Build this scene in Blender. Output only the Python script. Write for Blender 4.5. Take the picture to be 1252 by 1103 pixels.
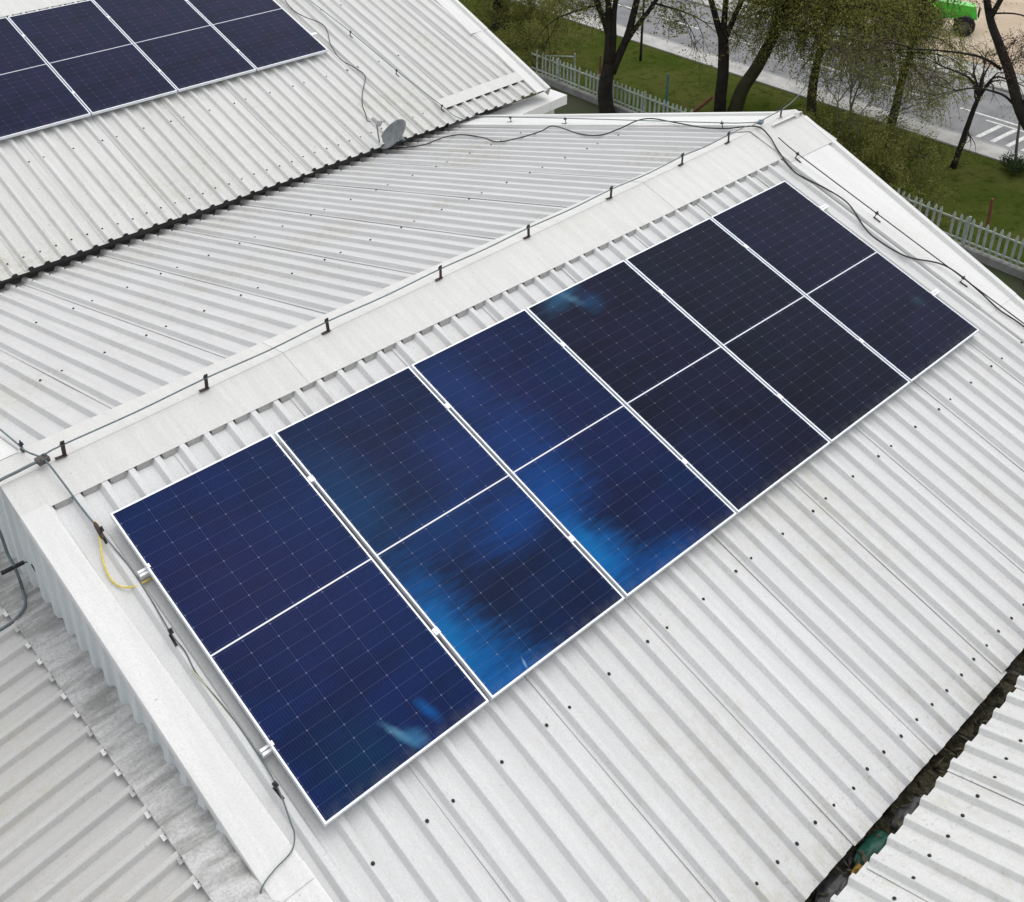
import bpy, math, random
from mathutils import Vector, Matrix, noise
for o in list(bpy.data.objects): bpy.data.objects.remove(o)
S = bpy.context.scene
COL = S.collection
R = math.radians
rnd = random.Random(7)

# ------------------------------------------------------------------ camera, sky, sun, exposure
cam_d = bpy.data.cameras.new('camera'); cam = bpy.data.objects.new('camera', cam_d); COL.objects.link(cam)
S.camera = cam
cam_d.sensor_width = 36; cam_d.lens = 1349.68 / 1252 * 36
cam_d.shift_y = -172.97 / 1252
cam_d.clip_start = .1; cam_d.clip_end = 900
cam.location = (-1.64516, -5.33576, 4.57354)
cam.rotation_euler = (R(90) - .555840, 0, -.748092)
S.render.resolution_x = 1024; S.render.resolution_y = 902

W = bpy.data.worlds.new('World'); S.world = W; W.use_nodes = True
wn = W.node_tree.nodes; bgn = wn['Background']
sky = wn.new('ShaderNodeTexSky'); sky.sky_type = 'NISHITA'; sky.sun_disc = False
SUN_EL, SUN_AZ = R(66), R(70)          # azimuth clockwise from +Y
sky.sun_elevation = SUN_EL; sky.sun_rotation = SUN_AZ
sky.air_density = 1.4; sky.dust_density = 1.5; sky.ozone_density = 1.0
hsv = wn.new('ShaderNodeHueSaturation'); hsv.inputs['Saturation'].default_value = .16      # overcast: a pale, nearly grey sky
W.node_tree.links.new(sky.outputs[0], hsv.inputs['Color']); W.node_tree.links.new(hsv.outputs[0], bgn.inputs[0]); bgn.inputs[1].default_value = .15
sd_ = bpy.data.lights.new('sun', 'SUN'); sun = bpy.data.objects.new('sun', sd_); COL.objects.link(sun)
sd_.energy = .55; sd_.angle = R(75); sd_.color = (1, .955, .89)
sv = Vector((math.sin(SUN_AZ) * math.cos(SUN_EL), math.cos(SUN_AZ) * math.cos(SUN_EL), math.sin(SUN_EL)))
sun.rotation_euler = sv.to_track_quat('Z', 'Y').to_euler(); sun.location = (5, 0, 20)
S.view_settings.view_transform = 'Standard'; S.view_settings.look = 'None'
S.view_settings.gamma = 1; S.view_settings.exposure = .51

# ------------------------------------------------------------------ materials
def lin(c): return tuple(((v / 255) / 12.92 if v <= 10 else (((v / 255) + .055) / 1.055) ** 2.4) for v in c)
class NT:
    def __init__(s, name):
        s.m = bpy.data.materials.new(name); s.m.use_nodes = True
        s.t = s.m.node_tree; s.n = s.t.nodes; s.b = s.n['Principled BSDF']
    def node(s, ty, **k):
        n = s.n.new(ty)
        for a, v in k.items(): setattr(n, a, v)
        return n
    def link(s, a, b): s.t.links.new(a, b)
    def obj(s):
        if not hasattr(s, '_tc'): s._tc = s.node('ShaderNodeTexCoord')
        return s._tc.outputs['Object']
    def mapping(s, vec, loc=(0, 0, 0), rot=(0, 0, 0), scale=(1, 1, 1), ty='POINT'):
        n = s.node('ShaderNodeMapping', vector_type=ty); s.link(vec, n.inputs[0])
        n.inputs['Location'].default_value = loc; n.inputs['Rotation'].default_value = rot; n.inputs['Scale'].default_value = scale
        return n.outputs[0]
    def noise(s, vec, scale, detail=4, rough=.55):
        n = s.node('ShaderNodeTexNoise'); s.link(vec, n.inputs['Vector'])
        n.inputs['Scale'].default_value = scale; n.inputs['Detail'].default_value = detail; n.inputs['Roughness'].default_value = rough
        return n.outputs['Fac']
    def ramp(s, f, a, b, c0=0., c1=1.):
        n = s.node('ShaderNodeMapRange', interpolation_type='SMOOTHSTEP'); s.link(f, n.inputs[0])
        for i, v in enumerate((a, b, c0, c1)): n.inputs[i + 1].default_value = v
        return n.outputs[0]
    def math(s, op, a, b=None, c=None):
        n = s.node('ShaderNodeMath', operation=op)
        for i, v in enumerate((a, b, c)):
            if v is None: continue
            if isinstance(v, (int, float)): n.inputs[i].default_value = v
            else: s.link(v, n.inputs[i])
        return n.outputs[0]
    def mix(s, f, a, b, mode='MIX'):
        n = s.node('ShaderNodeMix', data_type='RGBA', blend_type=mode)
        for i, v in ((0, f), (6, a), (7, b)):
            if isinstance(v, (int, float)): n.inputs[i].default_value = v
            elif isinstance(v, tuple): n.inputs[i].default_value = (*v, 1)[:4]
            else: s.link(v, n.inputs[i])
        return n.outputs[2]
    def base(s, c):
        if isinstance(c, tuple): s.b.inputs['Base Color'].default_value = (*c, 1)[:4]
        else: s.link(c, s.b.inputs['Base Color'])
    def set(s, rough=.6, metal=0, spec=.5):
        s.b.inputs['Roughness'].default_value = rough; s.b.inputs['Metallic'].default_value = metal
        s.b.inputs['Specular IOR Level'].default_value = spec
    def bump(s, h, strength=.3, dist=.01):
        n = s.node('ShaderNodeBump'); n.inputs['Strength'].default_value = strength; n.inputs['Distance'].default_value = dist
        s.link(h, n.inputs['Height']); s.link(n.outputs[0], s.b.inputs['Normal'])

def plain(name, col, rough=.6, metal=0, var=.12, scale=12, spec=.4):
    t = NT(name); f = t.noise(t.obj(), scale, 5, .65)
    d = tuple(c * (1 - var) for c in col); l = tuple(min(1, c * (1 + var)) for c in col)
    t.base(t.mix(t.ramp(f, .3, .7), d, l)); t.set(rough, metal, spec); return t.m

def roof_mat(name, col, along='y', lichen=.25, dirt=.3, seed=0, eave=None):
    """painted sheet: long streaks down the slope, fine grain, patches of lichen and grime"""
    t = NT(name); o = t.mapping(t.obj(), loc=(seed * 3.1, seed * 1.7, 0))
    sc = (9, .7, .7) if along == 'y' else (.7, 9, .7)
    st = t.noise(t.mapping(o, scale=sc), 1.6, 5, .6)
    big = t.noise(o, .9, 4, .55); fine = t.noise(o, 85, 3, .7); mid = t.noise(o, 14, 5, .7)
    c = t.mix(t.ramp(st, .35, .7), tuple(v * .9 for v in col), col)
    c = t.mix(t.math('MULTIPLY', t.ramp(big, .45, .75), .35), c, tuple(v * .86 for v in col))
    c = t.mix(t.math('MULTIPLY', t.ramp(fine, .38, .68), .42), c, tuple(v * .70 for v in col))
    c = t.mix(t.math('MULTIPLY', t.ramp(t.math('MULTIPLY', mid, big), .28, .42), lichen), c, (.42, .40, .24))
    sp = t.noise(o, 40, 2, .5)
    c = t.mix(t.math('MULTIPLY', t.ramp(sp, .70, .76), dirt), c, (.16, .15, .13))
    if eave:                                 # lichen and silt collected at the low end of the sheets
        sp_ = t.node('ShaderNodeSeparateXYZ'); t.link(t.obj(), sp_.inputs[0])
        em = t.ramp(sp_.outputs[1], eave[0], eave[1]); en = t.noise(t.mapping(o, scale=(7, 2.2, 1)), 2.2, 5, .7)
        c = t.mix(t.math('MULTIPLY', em, t.ramp(en, .48, .76, 0, .45)), c, (.40, .37, .22))
        c = t.mix(t.math('MULTIPLY', em, t.ramp(t.noise(o, 26, 4, .7), .57, .70, 0, .38)), c, (.17, .16, .12))
    gr = t.noise(t.mapping(o, loc=(4, 9, 0), scale=(60, 2.4, 1) if along == 'y' else (2.4, 60, 1)), 1.0, 3, .6)
    c = t.mix(t.math('MULTIPLY', t.ramp(gr, .66, .80), t.ramp(big, .40, .62, .1, .55)), c, tuple(v * .62 for v in (col[0], col[1] * .97, col[2] * .9)))
    oi = t.node('ShaderNodeObjectInfo')
    sk = t.noise(t.mapping(o, loc=(7, 2, 0), scale=(26, 1.1, 1) if along == 'y' else (1.1, 26, 1)), 1.0, 4, .65)
    c = t.mix(t.math('MULTIPLY', t.ramp(sk, .55, .75), .30), c, tuple(v * .74 for v in (col[0], col[1] * .985, col[2] * .94)))
    c = t.mix(t.math('MULTIPLY', oi.outputs['Random'], .12), c, tuple(v * .62 for v in col))
    t.base(c); t.set(.55, 0, .35); t.bump(fine, .14, .002); return t.m

M = {}
M['roof'] = roof_mat('painted_roof_sheet', (.70, .697, .69), seed=1, lichen=.2, eave=(-3.2, -3.98))
M['roof_back'] = roof_mat('painted_roof_sheet_north', (.66, .655, .65), seed=2, lichen=.3, eave=(3.4, 5.6))
M['roof_far'] = roof_mat('weathered_roof_sheet', (.68, .675, .655), seed=3, lichen=.4, dirt=.45, eave=(7.2, 5.4))
M['roof_near'] = roof_mat('painted_roof_sheet_low', (.69, .69, .675), seed=4, lichen=.25, eave=(-4.7, -4.05))
M['roof_lean'] = roof_mat('dirty_roof_sheet', (.56, .55, .535), along='x', seed=5, lichen=.35, dirt=.5)
M['cap'] = roof_mat('ridge_flashing', (.70, .69, .665), seed=6, lichen=.12, dirt=.35)
M['trim'] = roof_mat('verge_flashing', (.78, .775, .755), seed=7, lichen=.08, dirt=.3)
M['tab'] = roof_mat('grimy_tab', (.40, .395, .38), seed=9, lichen=.2, dirt=.5)  # shade of the downturned tabs put into a darker grey, with dirt specks
M['clad'] = roof_mat('wall_sheet', (.66, .70, .715), seed=8, lichen=.03, dirt=.15)
M['wall'] = plain('rendered_wall', (.62, .62, .60), .85, 0, .06, 6)
M['deck'] = plain('roof_boards', (.10, .09, .08), .9)
M['steel'] = plain('galvanised_steel', (.13, .175, .19), .5, .2, .2, 30)
M['rust'] = plain('rusty_steel', (.045, .03, .028), .8, .1, .3, 60)
M['black'] = plain('black_steel', (.022, .022, .024), .6, .1, .2, 40)
M['cable'] = plain('black_cable', (.018, .018, .02), .5, 0, .1, 30)
M['greycable'] = plain('grey_cable', (.12, .15, .16), .5, 0, .15, 30)
M['yellow'] = plain('yellow_earth_wire', (.72, .58, .12), .5, 0, .15, 40)
M['screw'] = plain('screw_washer', (.025, .025, .027), .7, 0, .2, 60)
M['alu'] = plain('anodised_aluminium', (.74, .77, .82), .40, .25, .05, 25, .5)
M['alu_white'] = plain('rail_aluminium', (.82, .82, .83), .4, .2, .05, 25, .5)
M['backsheet'] = plain('white_backsheet', (.6, .6, .6), .7)
M['dish'] = plain('weathered_dish', (.15, .165, .17), .7, 0, .25, 14)
M['lnb'] = plain('grey_plastic', (.42, .42, .41), .6, 0, .15, 20)

def apron_mat():
    t = NT('stained_flashing'); o = t.obj()
    a = t.math('MULTIPLY_ADD', t.noise(t.mapping(o, scale=(1.5, 9, 1)), 1.6, 6, .65), .5, t.math('MULTIPLY', t.noise(o, 2.1, 4, .6), .5)); b = t.noise(o, 60, 4, .7)
    c = t.mix(t.ramp(a, .42, .60), (.56, .555, .545), (.30, .295, .285))
    c = t.mix(t.math('MULTIPLY', t.ramp(b, .42, .65), .35), c, (.18, .17, .16))
    t.base(c); t.set(.8, 0, .2); t.bump(b, .2, .003); return t.m
M['apron'] = apron_mat()
def gutter_mat():
    t = NT('wet_gutter_litter'); o = t.obj()
    a = t.noise(o, 22, 6, .7); b = t.noise(o, 4, 3, .5)
    c = t.mix(t.ramp(a, .35, .65), (.022, .024, .014), (.11, .095, .055))
    c = t.mix(t.ramp(b, .52, .62), c, (.075, .07, .065))
    t.base(c); t.set(.7, 0, .3); t.bump(a, .8, .02); return t.m
M['litter'] = gutter_mat()

PW, PH, GAP, FR = 1.134, 2.268, .02, .011
def glass_mat(name, blotches=(), a=(.0030, .0075, .042), b=(.0080, .0070, .045)):
    """mono half-cut cells under glass: white gaps between the cells, thin busbars, cleaning smears"""
    t = NT(name); o = t.obj()
    sep = t.node('ShaderNodeSeparateXYZ'); t.link(o, sep.inputs[0])
    x, y = sep.outputs[0], t.math('MULTIPLY', sep.outputs[1], -1)
    mx, cw = .020, (PW - .04) / 6
    u = t.math('DIVIDE', t.math('SUBTRACT', x, mx), cw)
    half = (PH / 2 - .020 - .006) / 12
    yy = t.math('SUBTRACT', PH / 2 - .006, t.math('ABSOLUTE', t.math('SUBTRACT', y, PH / 2)))   # from midline outwards
    v = t.math('DIVIDE', yy, half)
    def edge(c, w):          # distance to nearest integer in metres
        f = t.math('FRACT', c); return t.math('MULTIPLY', t.math('MINIMUM', f, t.math('SUBTRACT', 1, f)), w)
    du, dv = edge(u, cw), edge(v, half)
    lu = t.ramp(du, .0005, .0016, 1, 0); lv = t.ramp(dv, .0004, .0013, 1, 0)
    dots = t.ramp(t.math('ADD', du, dv), .004, .0085, 1, 0)
    bus = t.ramp(edge(t.math('MULTIPLY', u, 10), cw / 10), .0003, .0011, 1, 0)
    busy = t.ramp(edge(t.math('MULTIPLY', v, 8), half / 8), .0003, .0012, 1, 0)
    oi = t.node('ShaderNodeObjectInfo')
    n1 = t.noise(t.mapping(o, loc=(3, 1, 0)), 1.5, 3, .5); n2 = t.noise(o, 60, 3, .6)
    cell = t.mix(t.ramp(n1, .35, .65), a, b)
    cell = t.mix(t.math('MULTIPLY', t.ramp(t.noise(t.mapping(o, loc=(8, 4, 1), rot=(0, 0, R(30)), scale=(1, 1.8, 1)), 2.4, 4, .6), .40, .68), .62), cell, tuple(v * .38 for v in a))
    cell = t.mix(t.math('MULTIPLY', t.ramp(n2, .3, .7), .45), cell, tuple(v * .45 for v in a))
    sm = t.noise(t.mapping(o, rot=(0, 0, R(35)), scale=(1.2, 6, 1)), 4, 7, .68)
    for (cx, cy, ax, ay, rot, col, amt) in blotches:
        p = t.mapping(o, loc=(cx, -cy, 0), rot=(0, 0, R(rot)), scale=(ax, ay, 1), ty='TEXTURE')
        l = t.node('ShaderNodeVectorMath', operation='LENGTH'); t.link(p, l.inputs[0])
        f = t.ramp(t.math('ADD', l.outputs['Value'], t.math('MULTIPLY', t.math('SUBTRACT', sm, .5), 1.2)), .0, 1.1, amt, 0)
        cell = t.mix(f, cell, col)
    c = t.mix(t.math('MULTIPLY', bus, .07), cell, (.20, .24, .34))
    c = t.mix(t.math('MULTIPLY', busy, .03), c, (.20, .24, .34))
    c = t.mix(t.math('MULTIPLY', lv, .12), c, (.36, .42, .62))
    c = t.mix(t.math('MULTIPLY', lu, .08), c, (.42, .48, .68))
    c = t.mix(t.math('MULTIPLY', dots, .22), c, (.40, .45, .62))
    # margins and midline show the white backsheet
    mid = t.ramp(t.math('ABSOLUTE', t.math('SUBTRACT', y, PH / 2)), .0045, .0062, 1, 0)
    c = t.mix(mid, c, (.72, .72, .78))
    du_ = t.noise(o, 9, 5, .7); low_ = t.ramp(y, PH - .10, PH - .012)            # dust film, thicker where rain leaves it at the low frame
    c = t.mix(t.math('MULTIPLY', t.math('ADD', t.math('MULTIPLY', low_, .08), .002), t.ramp(du_, .3, .75)), c, (.42, .42, .40))
    t.base(c); t.set(.16, 0, .045)
    rg = t.noise(t.mapping(o, loc=(5, 5, 0)), 3, 4, .6)
    t.link(t.ramp(rg, .3, .7, .06, .12), t.b.inputs['Roughness'])
    return t.m

def ground_mat():
    t = NT('mown_grass'); o = t.obj()
    a = t.noise(o, .35, 5, .6); b = t.noise(o, 2.2, 6, .7); f = t.noise(o, 14, 5, .75)
    c = t.mix(t.ramp(a, .35, .65), (.048, .074, .012), (.095, .102, .030))
    c = t.mix(t.ramp(b, .45, .75), c, (.014, .028, .004))
    c = t.mix(t.math('MULTIPLY', t.ramp(f, .4, .7), .6), c, (.085, .105, .018))
    t.base(c); t.set(1, 0, 0); t.bump(f, 1.0, .08); return t.m
M['grass'] = ground_mat()
def gritty(name, a, b, s1=.8, s2=25, rough=.9, bump=.3):
    t = NT(name); o = t.obj(); n = t.noise(o, s1, 6, .6); f = t.noise(o, s2, 4, .75)
    c = t.mix(t.ramp(n, .35, .65), a, b); c = t.mix(t.math('MULTIPLY', t.ramp(f, .4, .7), .35), c, tuple(v * .6 for v in a))
    t.base(c); t.set(rough, 0, .2); t.bump(f, bump, .01); return t.m
M['asphalt'] = gritty('asphalt', (.19, .19, .198), (.26, .26, .265))
M['paving'] = gritty('pavement_slabs', (.40, .39, .37), (.52, .51, .49), 1.2)
M['kerb'] = gritty('kerb_stone', (.30, .30, .29), (.38, .38, .37), 2)
M['sand'] = gritty('bare_sand', (.46, .36, .26), (.58, .48, .37), .25, 6)
M['soil'] = gritty('yard_soil', (.055, .055, .035), (.04, .06, .02), 1, 8)
M['paint'] = plain('road_paint', (.62, .62, .60), .8, 0, .2, 6)
M['concrete'] = gritty('plinth_concrete', (.20, .20, .19), (.27, .27, .26), 2)
M['fence'] = plain('pale_green_paint', (.34, .38, .35), .6, 0, .3, 3)
M['redpaint'] = plain('rusty_red_paint', (.16, .055, .035), .7, 0, .25, 8)
M['bluepaint'] = plain('blue_green_paint', (.05, .16, .17), .6, 0, .2, 8)
M['bark'] = gritty('dark_bark', (.020, .018, .015), (.035, .030, .024), 3, 30, .95, .8)
M['bark_moss'] = gritty('mossy_bark', (.040, .040, .020), (.060, .055, .030), 3, 30, .95, .8)
M['bark_pale'] = gritty('pale_bark', (.13, .125, .10), (.09, .09, .075), 3, 30, .95, .5)
def leaf_mat(name, a, b):
    t = NT(name); g = t.node('ShaderNodeNewGeometry')
    r_ = g.outputs['Random Per Island']; n = t.noise(t.obj(), .8, 3, .6)
    c = t.mix(r_, a, b); c = t.mix(t.math('MULTIPLY', t.ramp(n, .35, .65), .5), c, tuple(v * .7 for v in a))
    t.base(c); t.set(.6, 0, .2)
    tr = t.node('ShaderNodeBsdfTranslucent'); t.link(c, tr.inputs[0])
    mx = t.node('ShaderNodeMixShader'); mx.inputs[0].default_value = .3
    t.link(t.b.outputs[0], mx.inputs[1]); t.link(tr.outputs[0], mx.inputs[2])
    t.link(mx.outputs[0], t.n['Material Output'].inputs[0]); return t.m
M['leaf_spring'] = leaf_mat('spring_leaves', (.22, .235, .042), (.33, .32, .085))
M['leaf_olive'] = leaf_mat('olive_leaves', (.16, .175, .034), (.24, .235, .065))
M['leaf_dark'] = leaf_mat('dark_leaves', (.03, .055, .016), (.06, .085, .025))
M['leaf_red'] = leaf_mat('reddish_buds', (.10, .055, .045), (.17, .10, .07))
M['green_body'] = plain('green_machine_paint', (.06, .55, .03), .35, 0, .25, 4, .6)
M['lime_body'] = plain('lime_machine_paint', (.32, .66, .02), .35, 0, .2, 4, .6)
M['tyre'] = plain('tyre_rubber', (.018, .018, .02), .9, 0, .2, 12)
M['glassdark'] = plain('cab_glass', (.02, .03, .035), .1, 0, .1, 4, .6)
M['greenrag'] = plain('green_plastic', (.012, .085, .06), .5, 0, .3, 20)
M['dryleaf'] = plain('dry_leaf', (.26, .16, .03), .8, 0, .3, 30)
M['greyrag'] = plain('grey_plastic_sheet', (.075, .075, .078), .45, 0, .3, 12)

# ------------------------------------------------------------------ mesh helpers
class MB:
    def __init__(s): s.v = []; s.f = []
    def add(s, vs, fs):
        k = len(s.v); s.v += [tuple(p) for p in vs]; s.f += [tuple(i + k for i in f) for f in fs]; return s
    def box(s, a, b, mat=None):
        x0, y0, z0 = a; x1, y1, z1 = b
        vs = [Vector(p) for p in ((x0,y0,z0),(x1,y0,z0),(x1,y1,z0),(x0,y1,z0),(x0,y0,z1),(x1,y0,z1),(x1,y1,z1),(x0,y1,z1))]
        if mat is not None: vs = [mat @ p for p in vs]
        return s.add(vs, [(0,3,2,1),(4,5,6,7),(0,1,5,4),(1,2,6,5),(2,3,7,6),(3,0,4,7)])
    def hexa(s, lo, hi):     # two matching quads -> closed block
        n = len(lo)
        return s.add(list(lo) + list(hi), [tuple(range(n))[::-1], tuple(range(n, 2 * n))] + [(i, (i + 1) % n, n + (i + 1) % n, n + i) for i in range(n)])
    def tube(s, pts, r, n=6, cap=True):
        pts = [Vector(p) for p in pts]; rs = r if isinstance(r, (list, tuple)) else [r] * len(pts)
        k0 = len(s.v); up = None
        for i, p in enumerate(pts):
            d = (pts[min(i + 1, len(pts) - 1)] - pts[max(i - 1, 0)])
            if d.length < 1e-9: d = Vector((0, 0, 1))
            d.normalize()
            if up is None: up = Vector((0, 0, 1)) if abs(d.z) < .9 else Vector((1, 0, 0))
            a = d.cross(up)
            if a.length < 1e-6: a = d.orthogonal()
            a.normalize(); b = d.cross(a).normalized(); up = -b if False else up
            for j in range(n):
                t = 2 * math.pi * j / n; q = p + rs[i] * (math.cos(t) * a + math.sin(t) * b); s.v.append(tuple(q))
        for i in range(len(pts) - 1):
            for j in range(n):
                s.f.append((k0 + i * n + j, k0 + i * n + (j + 1) % n, k0 + (i + 1) * n + (j + 1) % n, k0 + (i + 1) * n + j))
        if cap:
            s.f.append(tuple(k0 + j for j in range(n))[::-1]); e = k0 + (len(pts) - 1) * n; s.f.append(tuple(e + j for j in range(n)))
        return s
    def mesh(s, name):
        m = bpy.data.meshes.new(name); m.from_pydata(s.v, [], s.f); m.update(); return m
def spline(pts, n=8):
    P = [Vector(p) for p in pts]; P = [2 * P[0] - P[1]] + P + [2 * P[-1] - P[-2]]; out = []
    for i in range(1, len(P) - 2):
        for k in range(n):
            t = k / n; a, b, c, d = P[i - 1:i + 3]
            out.append(.5 * ((2 * b) + (c - a) * t + (2 * a - 5 * b + 4 * c - d) * t * t + (3 * b - a - 3 * c + d) * t ** 3))
    out.append(P[-2]); return out
def wpos(o):
    p = Vector(o.location)
    while o.parent: o = o.parent; p += Vector(o.location)
    return p
def obj(name, mesh, mat, parent=None, smooth=False, solid=0, label=None):
    if isinstance(mesh, MB): mesh = mesh.mesh(name)
    if mat is not None and not mesh.materials: mesh.materials.append(mat)
    if smooth:
        for p in mesh.polygons: p.use_smooth = True
    o = bpy.data.objects.new(name, mesh); COL.objects.link(o)
    if parent is not None:
        o.parent = parent; o.location = -wpos(parent)
    if solid:
        md = o.modifiers.new('thickness', 'SOLIDIFY'); md.thickness = solid; md.offset = -1
    if label: o['label'] = label
    return o
def tag(o, label, cat, group=None, kind=None):
    if label: o['label'] = label
    if cat: o['category'] = cat
    if group: o['group'] = group
    if kind: o['kind'] = kind
    return o
def empty(name, loc, label, cat, group=None):
    o = bpy.data.objects.new(name, None); COL.objects.link(o); o.location = loc; o.empty_display_size = .2
    return tag(o, label, cat, group)
def struct(name, mb, mat): 
    o = obj(name, mb, mat); o['kind'] = 'structure'; return o
def dup(root, mat4, label=None, group=None):
    """copy a thing built at the origin, with its parts and sub-parts"""
    r = root.copy(); COL.objects.link(r); r.matrix_world = mat4
    if label: r['label'] = label
    if group: r['group'] = group
    for ch in root.children:
        c = ch.copy(); COL.objects.link(c); c.parent = r
        for g in ch.children:
            d = g.copy(); COL.objects.link(d); d.parent = c
    return r

# ------------------------------------------------------------------ the roof planes
P = .311866; CP, SP = math.cos(P), math.sin(P)
N_UP = Vector((0, -SP, CP)); B_UP = Vector((0, math.sin(R(16.2)), math.cos(R(16.2))))
PITCH = .1786; SHEET = PITCH * 5
FAR = -2.70
P2 = R(16.2); C2, S2 = math.cos(P2), math.sin(P2)
KF = 1.0092
def fq(x, sd, h=0.): return far(-1.645 + KF * (x + 1.645), 3.674 + KF * (sd - 3.674), h)
def near(x, sd, h=0.): return Vector((x, -sd * CP, -sd * SP)) + (h - .11) * N_UP              # front slope, sd measured downhill
def far(x, sd, h=0.): return Vector((x, -sd * CP, -sd * SP)) + (FAR + h - .11) * N_UP
def back(x, sd, h=0.): return Vector((x, .655 + sd * C2, .10 + .009 * (x - 4) * .7 - sd * S2)) + h * B_UP    # rear slope
L_UP = Vector((0, SP, CP))
def low(x, t, h=0.): return Vector((x, -4.055 - t * CP, -1.28 + t * SP)) + h * L_UP           # bay beyond the gutter, rising away
LA = R(10)
def lean(y, t, h=0.): return Vector((-.62 - t * math.cos(LA), y, -.756 - t * math.sin(LA))) + h * Vector((-math.sin(LA), 0, math.cos(LA)))

PROFILE = [(0, 0), (.023, .0), (.027, .003), (.047, .032), (.051, .035), (.083, .035), (.087, .032), (.101, .003), (.105, 0)]
def sheet(fn, s0, a, b, nribs=5, pitch=PITCH, step=.35, tail=.13, lip=.0065, x_max=None, x_min=None, seed=0):
    """one trapezoidal roofing sheet: starts at seam s0, laps over the previous one, ends under the next"""
    k = pitch / PITCH; xs = []
    for i in range(nribs):
        for px, ph in PROFILE: xs.append((i * pitch + px * k, ph))
    xs.append((nribs * pitch, 0)); xs.append((nribs * pitch + tail * .35, 0))
    full = nribs * pitch
    if x_max is not None: xs = [q for q in xs if s0 + q[0] <= x_max]
    if x_min is not None: xs = [q for q in xs if s0 + q[0] >= x_min]
    ns = max(2, int((b - a) / step)); m = MB(); n = len(xs); vs = []
    for j in range(ns + 1):
        t = a + (b - a) * j / ns
        for px, ph in xs:
            e = max(0, 1 - px / full)
            wob = .0030 * noise.noise(Vector((s0 * 3 + px * 1.5, t * 1.1, seed)))
            ed = .002 * noise.noise(Vector((s0 * 7, t * 2.2, seed + 9))) if px == 0 else 0
            vs.append(fn(s0 + px, t, ph + lip * e - .0012 + wob + max(-.002, ed)))
    fs = [(j * n + i, j * n + i + 1, (j + 1) * n + i + 1, (j + 1) * n + i) for j in range(ns) for i in range(n - 1)]
    return m.add(vs, fs)

def strip(m, pts_lo, pts_hi):
    n = len(pts_lo); return m.add(list(pts_lo) + list(pts_hi), [(i, i + 1, n + i + 1, n + i) for i in range(n - 1)])

# screws: washer and hex head, one template mesh
def screw_mesh():
    m = MB(); n = 10
    rings = [(.0115, 0), (.0115, .002), (.0075, .0035), (.0065, .0036), (.0060, .0085), (.0035, .0095)]
    for r_, z in rings:
        for j in range(n): m.v.append((r_ * math.cos(2 * math.pi * j / n), r_ * math.sin(2 * math.pi * j / n), z))
    for i in range(len(rings) - 1):
        for j in range(n): m.f.append((i * n + j, i * n + (j + 1) % n, (i + 1) * n + (j + 1) % n, (i + 1) * n + j))
    m.f.append(tuple((len(rings) - 1) * n + j for j in range(n)))
    me = m.mesh('screw'); me.materials.append(M['screw']); return me
SCREW = screw_mesh()
def put_screws(root, pts, up, limit=96):
    q = Vector((0, 0, 1)).rotation_difference(up).to_euler(); L = Vector(root.location)
    cp = Vector(cam.location); pts = sorted(pts, key=lambda p: (p - cp).length)
    for p in pts[:limit]:
        o = bpy.data.objects.new('screw', SCREW); COL.objects.link(o); o.parent = root; o.location = p - L
        o.rotation_euler = (q.x + rnd.uniform(-.12, .12), q.y + rnd.uniform(-.12, .12), rnd.uniform(0, 1))
    rest = pts[limit:]
    if rest:
        m = MB(); rot = Vector((0, 0, 1)).rotation_difference(up).to_matrix()
        for p in rest: m.add([rot @ v.co + p for v in SCREW.vertices], [tuple(f.vertices) for f in SCREW.polygons])
        o = obj('screws', m, M['screw'], root); o['kind'] = 'stuff'

ZG = -12.7                      # street level
LEFT = -.42
def edge_near(sd): return 8.06 - .125 * sd        # right-hand gable is not square to the ridge
def edge_back(sd): return 8.10 - .042 * sd
def edge_far(sd): return 8.73 - .087 * sd

# ================================================================== main hall
hall = empty('hall_building', (3.8, 0, ZG), 'long white metal roofed hall carrying the six panel solar array, seen from above', 'building', 'parallel metal roofed halls')
NEAR_X0 = .558 - SHEET
SEAMS = [NEAR_X0 + k * SHEET for k in range(10)]
for k, s0 in enumerate(SEAMS):
    obj('roof_sheet', sheet(near, s0, -.50, 4.155 + .012 * math.sin(k * 2.1), seed=k, x_max=7.62, x_min=-.36), M['roof'], hall, solid=.0012)
BACK_X0 = .487 - SHEET
for k in range(10):
    obj('roof_sheet', sheet(back, BACK_X0 + k * SHEET, .15, 5.13 + .012 * math.sin(k * 2.7) + .012 * k, seed=k + 20, x_max=7.80, x_min=-.38), M['roof_back'], hall, solid=.0012)
m = MB(); yv = back(0, 4.93).y
m.add([Vector((x, y, z)) for x in (-.4, 2, 4, 6, 8.0) for y, z in ((yv - .03, -1.33), (yv, -1.42), (yv + .45, -1.42), (yv + .48, -1.36))], [(i * 4 + j, i * 4 + j + 1, i * 4 + 5 + j, i * 4 + 4 + j) for i in range(4) for j in range(3)])
obj('valley_gutter', m, M['concrete'], hall, solid=.002)
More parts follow.
